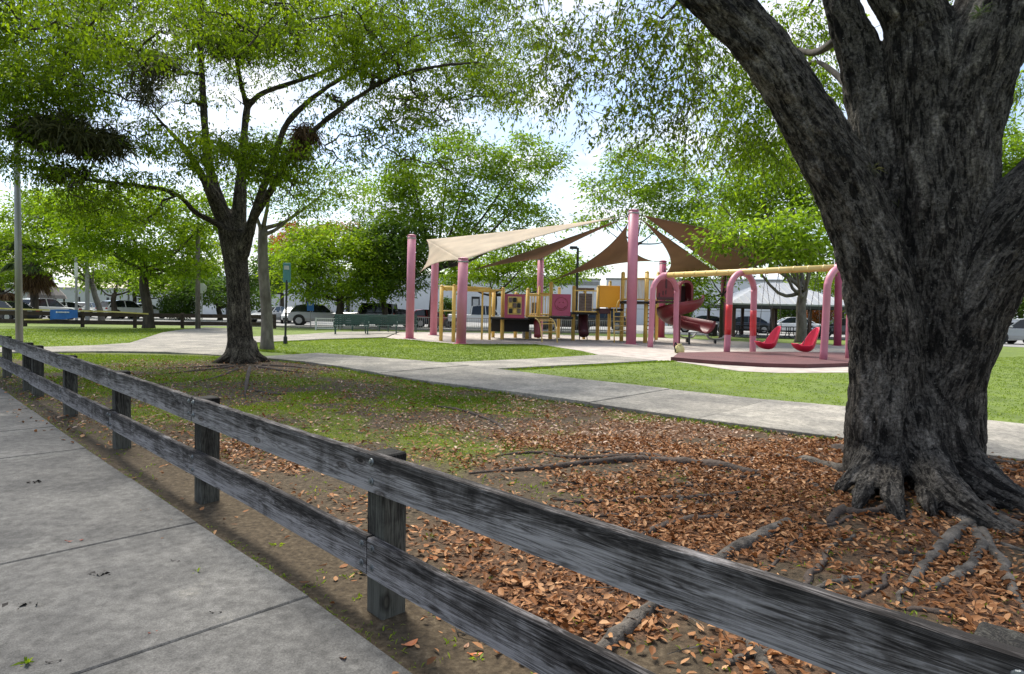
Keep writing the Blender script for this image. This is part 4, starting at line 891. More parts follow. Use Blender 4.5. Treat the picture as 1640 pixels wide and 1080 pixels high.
bg_tree('yellow_green_tree', 'yellow-green tree behind the right end of the swing beam', 1352, 58, .22, (1350, 490), [(1345, 450, 44, 34), (1310, 440, 40, 26), (1390, 460, 50, 40), (1360, 490, 30, 18)], 'lf_bright', 22, 'bark2', 1.3)
bg_tree('park_tree', 'broad green tree just behind the brown rail fence left of the trunk', 238, 38.2, .30, (232, 432), [(235, 372, 100, 44), (160, 375, 70, 40), (315, 400, 56, 44), (200, 325, 90, 34), (330, 345, 46, 40), (270, 425, 70, 22), (110, 330, 60, 30)], 'lf_bright', 23, 'bark2', 1.35, lpx=5.5)
bg_tree('park_tree', 'pale leaning-trunk tree beside the blue banner', 163, 48, .22, (148, 455), [(120, 345, 66, 40), (85, 405, 56, 34), (150, 420, 56, 26), (60, 340, 50, 36)], 'lf_bright', 24, 'bark3', 1.3)
bg_tree('park_tree', 'thin tree second from the pale leaning trunk near the banner', 183, 56, .24, (184, 470), [(190, 432, 50, 26), (225, 450, 44, 22), (150, 445, 30, 20)], 'lf_mid', 25, 'bark2', 1.4)
bg_tree('park_tree', 'thin tree close behind the white parked cars at left', 212, 60, .2, (214, 470), [(262, 448, 56, 26), (300, 455, 46, 22), (225, 428, 40, 20)], 'lf_mid', 26, 'bark2', 1.4)
bg_tree('park_tree', 'dark low tree behind the octagonal sign', 352, 60, .24, (350, 490), [(345, 462, 52, 24), (385, 470, 40, 26), (320, 440, 40, 20), (415, 440, 40, 26)], 'lf_dark', 27, 'bark2', 1.6)
bg_tree('park_tree', 'yellow-green tree cut by the left picture edge', -8, 52, .26, (-6, 470), [(4, 408, 50, 36), (-40, 400, 60, 60), (30, 380, 40, 26), (40, 440, 40, 22)], 'lf_bright', 28, 'bark2', 1.5)
bg_tree('far_tree', 'distant green tree between the slender trunk and the round tree', 452, 70, .24, (452, 470), [(452, 430, 40, 30), (440, 400, 30, 26), (425, 455, 26, 20)], 'lf_mid', 29, 'bark2', 1.3)
# low planting by the building
for i, (x, y, d, rx, ry, lab) in enumerate([(287, 487, 58, 34, 16, 'dark clipped shrub behind the brown rail fence'), (715, 492, 60, 14, 16, 'small green shrub against the white wall behind the climbing frame'), (1085, 500, 66, 26, 30, 'tall shrub at the white wall behind the spiral slide'), (1265, 500, 60, 22, 26, 'spiky shrub beyond the pavilion tables'), (1312, 500, 62, 24, 24, 'shrub with orange flowers beyond the pavilion'), (1420, 505, 62, 60, 26, 'hedge hidden behind the big trunk'), (1550, 512, 62, 50, 20, 'hedge right of the big trunk beside the parked cars')]):
    rng = np.random.default_rng(200+i); k = d/F; b = at(x, 500, d); b[2] = 0; t = thing('shrub', lab, 'shrub', b, 0, 'shrubs along the parking lot')
    zc = at(x, y, d)[2]; hgt = zc+ry*k; n = int(rx*ry*9); P = blob_pts(rng, (b[0], b[1], hgt*.52), (rx*k, rx*k*.7, hgt*.5), n)
    mb = MB()
    for j in range(6):
        a = rng.uniform(0, 6.28); mb.tube([b+[0, 0, -.05], b+[math.cos(a)*rx*k*.3, math.sin(a)*rx*k*.3, hgt*.45], b+[math.cos(a)*rx*k*.6, math.sin(a)*rx*k*.5, hgt*.8]], [.05, .035, .015], 5)
    mb.build('stem', MT['bark2'], t)
    leaf_obj('foliage', leaf_quads(P, rng.normal(size=(n, 3)), .22*rng.uniform(.6, 1.3, n), rng, .4), np.clip(rng.normal(.4, .25, n), 0, 1), MT['lf_dark' if i != 4 else 'lf_orange'], t)
# cabbage palm with a skirt of dead fronds
def palm(label, x, d, ytop, r, seed):
    rng = np.random.default_rng(seed); b = at(x, 500, d); b[2] = 0; t = thing('palm_tree', label, 'tree', b); zt = at(x, ytop, d)[2]
    mb = MB(); P = [b+[0, 0, -.1], b+[.03, 0, zt*.3], b+[-.05, 0, zt*.65], b+[0, 0, zt]]; mb.tube(catmull(P, 4), [r*1.3]+[r]*8+[r*1.3]*4, 10); mb.build('trunk', MT['bark2'], t, smooth=True)
    for nm, m_, n, lo, hi, ln in (('fronds', 'frond', 30, -.5, 1.1, 2.0), ('dead_fronds', 'deadfrond', 26, -1.9, -.7, 1.7)):
        Vs = []
        for i in range(n):
            a = rng.uniform(0, 6.28); e = rng.uniform(lo, hi); Dn = np.array([math.cos(a), math.sin(a), e]); Dn /= np.linalg.norm(Dn)
            s = b+[0, 0, zt-(.0 if nm == 'fronds' else rng.uniform(.1, .9))]; tip = s+Dn*ln*.6; m2 = 26
            side = np.cross(Dn, [0, 0, 1.]); side /= np.linalg.norm(side); al = np.linspace(-1.5, 1.5, m2)
            LD = Dn[None]*np.cos(al)[:, None]+side[None]*np.sin(al)[:, None]; Pb = np.repeat(tip[None], m2, 0)
            Vs.append(leaf_quads(Pb, LD, ln*.55*np.ones(m2), rng, .10, .35)); Vs.append(leaf_quads(s[None], Dn[None], np.array([ln*.62]), rng, .05, 0))
        V = np.vstack(Vs); leaf_obj(nm, V, rng.uniform(0, 1, len(V)//4), MT[m_], t)
palm('cabbage palm with shaggy dead fronds behind the grey lamp pole', 55, 47, 418, .27, 1)
palm('shorter palm at the far left edge beyond the lamp pole', 3, 58, 455, .2, 2)

# ================================================================== BUILDINGS
def building(name, label, x0, x1, d0, d1, ztop, m, depth=14, feats=(), cap='galv'):
    """front wall runs from pixel x0 at distance d0 to pixel x1 at distance d1"""
    a = at(x0, 500, d0); b = at(x1, 500, d1); a[2] = b[2] = 0; u = (b-a); Ln = np.linalg.norm(u); u /= Ln; v = np.array([-u[1], u[0], 0])
    if v[1] < 0: v = -v
    t = thing(name, label, 'building', (a+b)/2); ax = np.array([u, v, [0, 0, 1]])
    def B(s0, s1, z0, z1, o0, o1, nm, mm, par=None):
        mb = MB(); mb.box(a+u*(s0+s1)/2+v*(o0+o1)/2+np.array([0, 0, (z0+z1)/2]), (s1-s0, o1-o0, z1-z0), ax=ax); return mb.build(nm, MT[mm], par or t)
    B(0, Ln, -.2, ztop, 0, depth, 'wall', m)
    B(-.1, Ln+.1, ztop, ztop+.22, -.1, depth+.1, 'parapet', cap)
    for nm, xa, xb, z0, z1, mm, o in feats:
        sa = np.interp(xa, [x0, x1], [0, Ln]); sb = np.interp(xb, [x0, x1], [0, Ln])
        p = B(sa, sb, z0, z1, -o, .02, nm, mm)
        if nm == 'window':
            B(sa-.08, sb+.08, z0-.12, z0-.004, -o-.05, .02, 'sill', 'greybox', p); B((sa+sb)/2-.03, (sa+sb)/2+.03, z0+.01, z1-.01, -o-.02, -o-.002, 'mullion', 'greybox', p)
        if nm == 'door': B(sb-.3, sb-.22, 1.0, 1.15, -o-.05, -o-.002, 'handle', 'dsteel', p)
    return t
building('warehouse', 'white warehouse wall behind the round green tree and dark jeep', 452, 618, 82, 78, 6.0, 'wallw', 16, [('door', 556, 562, 0, 5.2, 'dsteel', .04), ('panel', 562.6, 567, 0, 5.6, 'wallg', .06), ('door', 549, 553, 0, 2.6, 'greybox', .05), ('joint', 502, 502.6, 0, 5.9, 'greybox', .03), ('joint', 590, 590.5, 0, 5.9, 'greybox', .03)])
building('warehouse', 'pale grey warehouse with dark upper window band left of the round tree', 330, 450, 92, 84, 5.4, 'wallg', 14, [('window', 436, 448, 3.5, 4.8, 'glass', .03), ('window', 437, 448, 1.3, 2.2, 'glass', .03), ('window', 405, 408, .8, 1.5, 'glass', .03), ('window', 413, 417, .8, 1.5, 'glass', .03), ('band', 331, 432, 3.9, 4.4, 'wallw', .05)])
building('warehouse', 'long white warehouse behind the climbing frame with a framed doorway', 622, 960, 80, 82, 5.7, 'wallw', 16, [('door', 753, 766, 0, 3.2, 'dsteel', .05), ('door', 755, 764, 0, 2.9, 'greybox', .09), ('joint', 690, 690.5, 0, 5.6, 'greybox', .03), ('joint', 720, 720.5, 0, 5.6, 'greybox', .03), ('band', 870, 958, 5.0, 5.5, 'galv', .05), ('window', 800, 812, 1.2, 2.6, 'glass', .03), ('window', 850, 860, 1.2, 2.6, 'glass', .03)])
building('warehouse', 'white block behind the pavilion with small high window', 970, 1480, 82, 74, 5.8, 'wallw', 16, [('window', 1186, 1192, 3.7, 4.4, 'glass', .03), ('joint', 1110, 1110.6, 0, 5.7, 'greybox', .03), ('joint', 1176, 1176.6, 0, 5.7, 'greybox', .03), ('joint', 1232, 1232.6, 0, 5.7, 'greybox', .03), ('joint', 1290, 1290.6, 0, 5.7, 'greybox', .03), ('band', 972, 1470, 2.0, 2.1, 'greybox', .02), ('window', 1050, 1060, 1.2, 2.6, 'glass', .03)])
building('low_house', 'low white building behind the octagonal sign at left', 306, 372, 74, 72, 3.0, 'wallw', 8, [('window', 351, 356, 1.0, 2.1, 'glass', .03), ('door', 362, 365, 0, 2.1, 'dsteel', .03)])
building('low_house', 'long low pale building far behind the parked cars at left', -30, 305, 98, 92, 3.4, 'wallg', 8, [('window', 90, 96, 1.0, 2.2, 'glass', .03), ('window', 128, 134, 1.0, 2.2, 'glass', .03), ('door', 176, 180, 0, 2.2, 'dsteel', .03), ('window', 226, 232, 1.0, 2.2, 'glass', .03), ('window', 20, 26, 1.0, 2.2, 'glass', .03)])
# thatched hut
t = thing('thatched_hut', 'small hut with grey thatched roof behind the white car at left', 'hut', at(76, 500, 64)*[1, 1, 0]); c = at(76, 500, 64)*[1, 1, 0]
mb = MB(); mb.tube([c+[0, 0, 1.75], c+[0, 0, 2.1], c+[0, 0, 2.8], c+[0, 0, 3.5]], [1.75, 1.6, 1.0, .15], 9); mb.build('roof', MT['thatch'], t)
for sx in (-1, 1):
    for sy in (-1, 1):
        mb = MB(); mb.cyl(c+[sx, sy, -.1], c+[sx, sy, 1.9], .08, 8); mb.build('post', MT['far_wood'], t)

# ================================================================== PAVILION
PC = at(1240, 500, 46)*[1, 1, 0]
t = thing('picnic_pavilion', 'open pavilion with grey hipped metal roof behind the swings', 'pavilion', PC)
hw, hd, ez = 4.5, 3.4, 2.35; apz = 3.95
mb = MB(); e = [(-hw, -hd), (hw, -hd), (hw, hd), (-hw, hd)]
ev = [PC+[a, b_, ez] for a, b_ in e]; rg = [PC+[-.9, 0, apz], PC+[.9, 0, apz]]
top = ev+rg; bot = [p-[0, 0, .1] for p in top]
mb.add(top+bot, [(0, 1, 5, 4), (1, 2, 5), (2, 3, 4, 5), (3, 0, 4), (0+6, 4+6, 5+6, 1+6), (1+6, 5+6, 2+6), (2+6, 5+6, 4+6, 3+6), (3+6, 4+6, 0+6), (0, 6, 7, 1), (1, 7, 8, 2), (2, 8, 9, 3), (3, 9, 6, 0)])
rf = mb.build('roof', MT['roofm'], t)
mb = MB()
for i in range(15):      # standing seams on the front slope
    f = (i+.5)/15; x = -hw+2*hw*f; xt = np.clip(x, -.9, .9); k_ = 1-max(0, abs(x)-.9)/(hw-.9); p0 = PC+[x, -hd, ez+.02]; p1 = PC+[x, -hd+hd*k_, ez+(apz-ez)*k_+.02]
    mb.tube([p0, p1], .025, 4)
sm = mb.build('seams', MT['roofm'], rf); sm['kind'] = 'stuff'
mb = MB()
for (a, b_), (c_, d_) in zip(e, e[1:]+e[:1]):
    p, q_ = np.array([a, b_, 0])*.985, np.array([c_, d_, 0])*.985; mid = PC+(p+q_)/2+[0, 0, ez-.2]; ln = np.linalg.norm(q_-p); mb.box(mid, (ln, .1, .22), rz=math.atan2(*(q_-p)[[1, 0]]))
mb.build('fascia', MT['dsteel'], t)
for a in (-hw+.55, -1.3, 1.3, hw-.55):
    for b_ in (-hd+.6, hd-.6):
        mb = MB(); mb.box(PC+[a, b_, ez/2-.15], (.2, .2, ez+.1), bev=.01); mb.build('post', MT['brownpost'], t)
tag(sheet('pavilion_slab', [PC[:2]+[a*.95, b_*.95] for a, b_ in e], .03, MT['asphalt']))

def copy_tree(o, parent=None):
    c = o.copy(); C.objects.link(c); c.parent = parent
    for ch_ in o.children: copy_tree(ch_, c)
    return c
def L_(t, mb, name, m, smooth=False, par=None): return mb.build(name, MT[m], par or t, world=False, smooth=smooth)

# picnic tables (local coordinates)
t = thing('picnic_table', 'x', 'picnic table', (0, 0, 0)); 
mb = MB(); mb.box((0, 0, .74), (1.9, .75, .05), bev=.01); L_(t, mb, 'tabletop', 'black')
for s in (-1, 1):
    mb = MB(); mb.box((0, s*.68, .44), (1.9, .27, .045), bev=.01); L_(t, mb, 'bench_seat', 'black')
    mb = MB(); mb.tube(catmull([(s*.62, -.75, .03), (s*.62, -.45, .05), (s*.62, -.2, .35), (s*.62, -.2, .71), (s*.62, .2, .71), (s*.62, .2, .35), (s*.62, .45, .05), (s*.62, .75, .03)], 3), .03, 7)
    mb.tube([(s*.62, -.68, .41), (s*.62, .68, .41)], .025, 6); L_(t, mb, 'frame', 'dsteel')
PT = t; first = True
for dx, dy, rz, lab in ((-2.6, -1.6, .05, 'black picnic table under the left side of the pavilion'), (-.4, -1.8, -.05, 'black picnic table in the front middle of the pavilion'), (1.4, -1.2, .1, 'black picnic table beside the pale tree trunk under the pavilion'), (3.2, -1.0, .0, 'black picnic table at the right end of the pavilion'), (-1.4, 1.5, 0, 'black picnic table at the back left of the pavilion')):
    o = PT if first else copy_tree(PT); first = False
    o.location = PC+[dx, dy, .03]; o.rotation_euler.z = rz; o['label'] = lab; o['group'] = 'picnic tables under the pavilion'

# litter bin, spring riders
b = G(1141, 540); b[2] = 0
t = thing('litter_bin', 'dark slatted litter bin standing left of the pavilion posts', 'litter bin', b)
mb = MB(); mb.lathe(b, [(.24, .06), (.27, .5), (.29, .86), (.27, .87)], 16); mb.build('body', MT['dsteel'], t)
for i in range(14):
    a = i*math.pi/7; mb = MB(); mb.tube([b+[.265*math.cos(a), .265*math.sin(a), .08], b+[.31*math.cos(a), .31*math.sin(a), .86]], .018, 4); mb.build('slat', MT['dsteel'], t)
mb = MB(); mb.lathe(b, [(.33, .86), (.33, .91), (.22, .98), (.20, .98)], 16); mb.build('rim', MT['greybox'], t)
for (x, y, lab, fl) in ((1100, 549, 'grey curved spring rider beside the slide exit', 1), (1145, 551, 'dark grey spring rider on the mulch below the litter bin', -1)):
    b = G(x, y); b[2] = 0; t = thing('spring_rider', lab, 'spring rider', b, 0, 'spring riders on the mulch')
    mb = MB(); th = np.linspace(0, 12*math.pi, 72); mb.tube([b+[.07*math.cos(a), .07*math.sin(a), .02+.2*a/(12*math.pi)] for a in th], .012, 4); mb.build('spring', MT['dsteel'], t)
    mb = MB(); pr = [(-.5, .42), (-.42, .30), (-.2, .23), (.1, .22), (.32, .28), (.48, .46)]
    mb.add([b+[fl*x_, s*.16, z_+dz] for x_, z_ in pr for s, dz in ((-1, .06), (-.6, 0), (.6, 0), (1, .06))], [(i*4+j, i*4+j+1, i*4+4+j+1, i*4+4+j) for i in range(5) for j in range(3)])
    o = mb.build('shell', MT['galv'], t); md = o.modifiers.new('s', 'SOLIDIFY'); md.thickness = .03
    mb = MB(); mb.tube([b+[fl*.2, -.2, .55], b+[fl*.2, .2, .55]], .018, 6); mb.tube([b+[fl*.22, 0, .25], b+[fl*.2, 0, .55]], .015, 6); mb.build('handle', MT['dsteel'], t)

# ================================================================== SHADE STRUCTURE
t = thing('shade_structure', 'pink-posted shade structure with cream and brown sails over the playground', 'shade structure', G(1011, 551))
def pole_(xb, yb, xt, yt, w, d=None, m='pink'):
    b = G(xb, yb) if d is None else at(xb, 500, d)*[1, 1, 0]; d = b[1]; tp = at(xt, yt, d); r = w/2*d/F; tp[:2] = b[:2]+(tp[:2]-b[:2])*1.0
    mb = MB(); mb.tube([b-[0, 0, .3], tp], r, 20); o = mb.build('shade_post', MT[m], t, smooth=False)
    for p in o.data.polygons: p.use_smooth = len(p.vertices) == 4
    mb = MB(); mb.tube([tp, tp+[0, 0, .03], tp+[0, 0, .07]], [r*1.06, r*1.06, r*.5], 20); mb.build('cap', MT[m], o)
    mb = MB(); mb.tube([tp-[0, 0, .16], tp-[0, 0, .10]], r*1.12, 16); mb.build('collar', MT['galv'], o)
    mb = MB(); mb.tube([b+[0, 0, -.02], b+[0, 0, .03]], r*1.5, 16); mb.build('base_plate', MT[m], o)
    return tp
tA = pole_(656, 542.5, 659.5, 378, 13.2); tB = pole_(694, 537, 697.5, 391, 11.5); tC = pole_(738, 551, 742, 415, 16)
tD = pole_(1010.5, 551.5, 1015, 338, 16.2); tE = pole_(865, 543, 866, 413, 10, d=38); tF = pole_(1060, 542, 1062, 419, 11, d=40, m='pinkd'); tG = pole_(1341.5, 554, 1344, 398, 11.5, m='pinkd')
tH = pole_(1158, 543, 1160, 432, 9, d=42, m='pinkd')
def sail(cs, m, con=.16, sag=.12, n=18):
    cs = [np.array(c, float) for c in cs]; V = []; Fc = []
    if len(cs) == 4:
        for i in range(n+1):
            for j in range(n+1):
                u, v = i/n, j/n; u2 = .5+(u-.5)*(1-con*4*v*(1-v)); v2 = .5+(v-.5)*(1-con*4*u*(1-u))
                p = cs[0]*(1-u2)*(1-v2)+cs[1]*u2*(1-v2)+cs[2]*u2*v2+cs[3]*(1-u2)*v2; V.append(p-[0, 0, sag*16*u*(1-u)*v*(1-v)])
        Fc = [(i*(n+1)+j, i*(n+1)+j+1, (i+1)*(n+1)+j+1, (i+1)*(n+1)+j) for i in range(n) for j in range(n)]
    else:
        ix = {}
        for i in range(n+1):
            for j in range(n+1-i):
                cn = con if isinstance(con, tuple) else (con,)*3
                b = np.array([i, j, n-i-j])/n; p = cs[0]*b[0]+cs[1]*b[1]+cs[2]*b[2]
                for k in range(3):
                    i2, j2 = (k+1) % 3, (k+2) % 3; wt = 4*b[i2]*b[j2]*(1-b[k])**2; p = p+(cs[k]-(cs[i2]+cs[j2])/2)*wt*cn[k]
                ix[i, j] = len(V); V.append(p-[0, 0, sag*27*b[0]*b[1]*b[2]])
        for i in range(n):
            for j in range(n-i):
                Fc.append((ix[i, j], ix[i+1, j], ix[i, j+1]))
                if i+j < n-1: Fc.append((ix[i+1, j], ix[i+1, j+1], ix[i, j+1]))
    mb = MB(); mb.add(V, Fc); o = mb.build('sail', MT[m], t, smooth=True)
    md = o.modifiers.new('s', 'SOLIDIFY'); md.thickness = .012
    return o
def cable(a, b):
    mb = MB(); mb.tube([a, (np.array(a)+b)/2-[0, 0, .02], b], .02, 5); mb.build('cable', MT['chain'], t)
pk = tD-[0, 0, .12]
s1 = [at(987, 348.5, 31.2), at(683, 384, 36.4), at(672, 437, 32.3), at(741, 417.5, 28.0)]
sail([s1[0], s1[1], s1[3]], 'cream', (0, .07, .05), .02); sail([s1[1], s1[2], s1[3]], 'cream', (.14, 0, .16), .02); cable(pk, s1[0]); cable(tB-[0, 0, .1], s1[1]); cable(tA-[0, 0, 1.3], s1[2]); cable(tC-[0, 0, .1], s1[3])
s2 = [at(998, 350, 31.3), at(866, 415, 38), at(757, 432, 29.5)]
sail(s2, 'tan', .04, .1); cable(pk, s2[0]); cable(tE, s2[1]); cable(tC-[0, 0, .3], s2[2])
s3 = [at(1006, 357, 31.2), at(884, 450, 33.5), at(1048, 419, 39.2)]
sail(s3, 'tan', .13, .15); cable(pk-[0, 0, .3], s3[0]); cable(tE-[0, 0, .9], s3[1]); cable(tF, s3[2])
s4 = [at(1024, 349, 31.3), at(1066, 438, 39.5), at(1153, 440, 41)]
sail(s4, 'tan', (.04, 0, .2), .12); cable(pk-[0, 0, .1], s4[0]); cable(tF-[0, 0, .3], s4[1]); cable(tH, s4[2])
s5 = [at(1030, 345, 31.3), at(1163, 441, 41), at(1328, 402, 33)]
sail(s5, 'tan', (.03, .02, 0), .12); cable(pk, s5[0]); cable(tH, s5[1]); cable(tG, s5[2])

# ================================================================== CLIMBING FRAME
ps = thing('climbing_frame', 'yellow-posted climbing frame with pink and orange panels and a spiral slide', 'play structure', G(881, 543.5))
def ppost(xb, yb, ytop, w, d=None, m='yellow', xt=None):
    b = G(xb, yb) if d is None else at(xb, 500, d)*[1, 1, 0]; tp = at(xt or xb+.4, ytop, b[1]); r = w/2*b[1]/F
    tp[:2] = b[:2]
    mb = MB(); mb.tube([b-[0, 0, .2], tp], r, 12); o = mb.build('post', MT[m], ps, smooth=False)
    for p in o.data.polygons: p.use_smooth = len(p.vertices) == 4
    mb = MB(); mb.tube([tp, tp+[0, 0, r*.5], tp+[0, 0, r*.9]], [r*1.05, r*.85, r*.2], 12); mb.build('cap', MT[m], o, smooth=True)
    return b, tp
for a in ((706, 546.5, 459, 6), (726, 548, 458, 6), (771.5, 544.5, 466, 3), (784, 544.5, 466, 4), (789.5, 541, 468, 5.5), (804, 544, 463, 6), (844, 543.5, 464, 6), (881, 543.5, 454, 6.3), (917.5, 545.5, 460, 6), (956.5, 545, 460, 6), (995, 547, 438, 6.3), (1033, 549.5, 437, 6.5), (1051, 545, 438, 5)): ppost(*a)
for a in ((826, 500, 470, 5.5, 35), (863, 500, 460, 4.5, 35), (895, 500, 462, 5, 36), (936, 500, 466, 5, 35), (976, 500, 452, 5, 35), (1014, 500, 440, 5, 35)): ppost(*a)
def flat(nm, x0, y0, x1, y1, d, m, th=.05, par=None, off=0, d1=None):
    """an upright board between two image corners at distance d (d1 at its right end)"""
    d1 = d1 or d; a = at(x0, y0, d+off); b = at(x1, y0, d1+off); z1 = a[2]; z0 = at(x0, y1, d+off)[2]
    u = (b-a)*[1, 1, 0]; ln = np.linalg.norm(u); mb = MB(); mb.box((a+b)/2*[1, 1, 0]+[0, 0, (z0+z1)/2], (ln, th, z1-z0), rz=math.atan2(u[1], u[0]), bev=min(.02, th*.3)); return mb.build(nm, MT[m], par or ps)
def bar(nm, p, q_, r, m, par=None, n=8):
    mb = MB(); mb.cyl(p, q_, r, n); return mb.build(nm, MT[m], par or ps)
# overhead ladder at the left end
for y, a, b_, da, db in ((460.5, 706, 726, 30.1, 29.6), (459.5, 726, 785, 29.6, 31.5), (463, 709, 790, 31.8, 33.4)):
    bar('rail', at(a, y, da), at(b_, y+(3.5 if b_ > 780 else 0), db), .075, 'yellow')
flat('beam', 750, 462.5, 785, 466.5, 30.8, 'yellow', .06)
for i in range(9):
    f = (i+.5)/9; bar('rung', at(727+f*58, 460.5+3.5*f, 29.7+1.8*f), at(711+f*78, 463.5, 31.9+1.5*f), .022, 'paleyel')
bar('rung', at(706, 498, 30.1), at(735, 498, 29.6), .03, 'paleyel')
bar('rail', at(785, 465, 31.6), at(804, 465, 32), .05, 'yellow')
# puzzle panel
pp = flat('puzzle_panel', 808.5, 471, 841, 509.5, 31.9, 'pinkd', .06)
flat('puzzle_frame', 813.5, 475, 835.5, 503.8, 31.9, 'paleyel', .04, pp, -.05)
for i in range(3):
    for j in range(3):
        x0 = 815+i*6.8; y0 = 476.8+j*8.9
        bk = flat('block', x0, y0, x0+5.4, y0+7.4, 31.9, ('brownpanel', 'yellow', 'black')[(i*2+j) % 3], .10, pp, -.12)
# railings: top bar, bottom bar, thin uprights
def railing(x0, x1, y0, y1, d, nb, d1=None, m='yellow', r=.016):
    d1 = d1 or d; t_ = MB(); a, b_ = at(x0, y0, d), at(x1, y0, d1); b_[2] = a[2]; c, e_ = a.copy(), b_.copy(); c[2] = e_[2] = at(x0, y1, d)[2]
    t_.cyl(a, b_, .032, 8); o = t_.build('railing', MT[m], ps); mb = MB(); mb.cyl(c, e_, .032, 8); mb.build('lower_rail', MT[m], o)
    for i in range(nb):
        f = (i+.5)/nb; mb = MB(); mb.cyl(a+(b_-a)*f, c+(e_-c)*f, r, 6); mb.build('bar', MT[m], o)
railing(846, 880, 473, 507, 32, 8); railing(846, 880, 471, 503, 35, 8, m='yellow'); railing(864, 880, 470, 504, 34, 4)
railing(920, 956, 465.5, 499, 32, 3); railing(998, 1032, 447, 480, 32.5, 8, 31.5); railing(1034, 1051, 446, 480, 31.4, 5, 32.2); railing(1000, 1034, 446, 479, 35, 8); railing(827, 862, 473, 505, 35.2, 8, m='yellow')
# smiley panel
sp = flat('smile_panel', 884.5, 471, 914.5, 506, 32.1, 'pinkd', .06); c = at(899, 487, 32.1-.05)
mb = MB(); th = np.linspace(0, 2*math.pi, 33); rr_ = .33
mb.tube([c+[rr_*math.cos(a), 0, rr_*math.sin(a)] for a in th], .012, 5, cap=False); mb.build('face_ring', MT['maroon'], sp)
mb = MB(); mb.tube([c+[.23*math.cos(a), -.01, .23*math.sin(a)-.02] for a in np.linspace(math.pi*1.12, math.pi*1.88, 14)], .014, 5); mb.build('mouth', MT['maroon'], sp)
for s in (-1, 1):
    mb = MB(); mb.lathe(c+[s*.10, -.01, .08], [(.028, -.02), (.03, 0), (.028, .02)], 8); mb.build('eye', MT['maroon'], sp)
bp_ = flat('bubble_panel', 927.5, 470, 948.5, 499, 32.3, 'brownpanel', .07)
for j in range(6): flat('slat', 928.5, 471.5+j*4.6, 947.5, 475.2+j*4.6, 32.3, 'brownpanel', .03, bp_, -.05)
flat('header', 926, 461, 952, 466, 35, 'brownpanel', .10)
op = flat('orange_panel', 960.5, 457.5, 993.5, 492.5, 32.2, 'orange', .08)
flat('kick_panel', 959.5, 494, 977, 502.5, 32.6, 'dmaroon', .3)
# decks
def deck(x0, x1, y, d0, d1, m='black', th=.12):
    a = at(x0, y, d0); b_ = at(x1, y, d0); mb = MB(); mb.box(((a[0]+b_[0])/2, (d0+d1)/2, a[2]-th/2), (b_[0]-a[0], d1-d0, th), bev=.02); mb.build('deck', MT[m], ps)
deck(786, 846, 508, 32, 35); deck(846, 882, 507.5, 32.1, 35); deck(883, 918, 507, 32.2, 36); deck(918, 957, 500, 32.4, 35); deck(957, 998, 494, 32.5, 35); deck(998, 1053, 482, 31.8, 35.2)
# dark crawl panels below the low deck
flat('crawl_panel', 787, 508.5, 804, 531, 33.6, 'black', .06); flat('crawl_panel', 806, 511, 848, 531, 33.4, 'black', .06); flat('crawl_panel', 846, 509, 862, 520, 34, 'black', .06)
single('storage_box', MB().box(at(844, 527, 35)*[1, 1, 0]+[0, 0, .25], (.52, .4, .5), bev=.03), MT['greybox'], 'pale grey box standing under the low deck', 'box', at(844, 527, 35)*[1, 1, 0])
# curved arch ladder
lad = [];
for x0, x1 in ((857.5, 868.5), (881.5, 893)):
    pts = [at(x0, 510, 31.8), at(x0+4, 513, 31.3), at(x0+8, 522, 30.9), at(x1, 544.5, 30.6)]; pts[-1][2] = -.05; mb = MB(); p = catmull(pts, 5); mb.tube(p, .035, 7); mb.build('arch_ladder_rail', MT['paleyel'], ps, smooth=True); lad.append(p)
for i in (3, 6, 9, 12): bar('rung', lad[0][i], lad[1][i], .022, 'yellow')
# closed chutes below the platforms
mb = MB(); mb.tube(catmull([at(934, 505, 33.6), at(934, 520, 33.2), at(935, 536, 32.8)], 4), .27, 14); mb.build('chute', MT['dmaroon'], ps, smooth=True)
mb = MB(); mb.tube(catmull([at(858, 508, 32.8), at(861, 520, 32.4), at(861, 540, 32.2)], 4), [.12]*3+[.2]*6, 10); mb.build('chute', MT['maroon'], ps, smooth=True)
for s in (-4.5, 4.5): bar('chute_leg', at(934+s*1.2, 534, 32.8), G(934+s*1.4, 544)*[1, 1, 0], .03, 'dsteel')
# stepping ladder by the centre post
for x in (983, 1003): bar('ladder_rail', at(x, 494, 31.9), at(x+1, 543, 31.7)*[1, 1, 0], .03, 'yellow')
for i in range(6): bar('rung', at(983, 500+i*7.4, 31.9), at(1003, 500+i*7.4, 31.9), .024, 'paleyel')
mb = MB(); mb.tube(catmull([at(993, 480, 31.9), at(990, 483, 31.6), at(987.5, 492, 31.5), at(987.5, 500, 31.6)], 4), .03, 7); mb.build('grab_rail', MT['yellow'], ps, smooth=True)
for x in (1036, 1049): bar('ladder_rail', at(x, 482, 33.5), at(x, 540, 33.5)*[1, 1, 0], .03, 'maroon')
for i in range(7): bar('rung', at(1036, 490+i*6.4, 33.5), at(1049, 490+i*6.4, 33.5), .03, 'maroon')
# house panel at the top of the slide, with cut-out figures
hp = flat('house_panel', 1052, 448, 1083, 477.5, 31.8, 'maroon', .10)
flat('house_panel_edge', 1052, 476, 1084, 480.5, 31.7, 'dmaroon', .12, hp, -.02)
for x, y, w_, h_ in ((1055, 469, 2.2, 8), (1061, 466, 2.2, 7), (1065.5, 465, 2.2, 7), (1077, 461.5, 3.5, 2), (1078, 471, 3, 2)):
    flat('cutout', x, y, x+w_, y+h_, 31.8, 'dmaroon', .03, hp, -.06)
flat('house_panel_ridge', 1066, 447, 1069, 462, 31.8, 'dmaroon', .03, hp, -.06)
deck(1052, 1090, 481.5, 31.6, 34, 'dmaroon', .10)
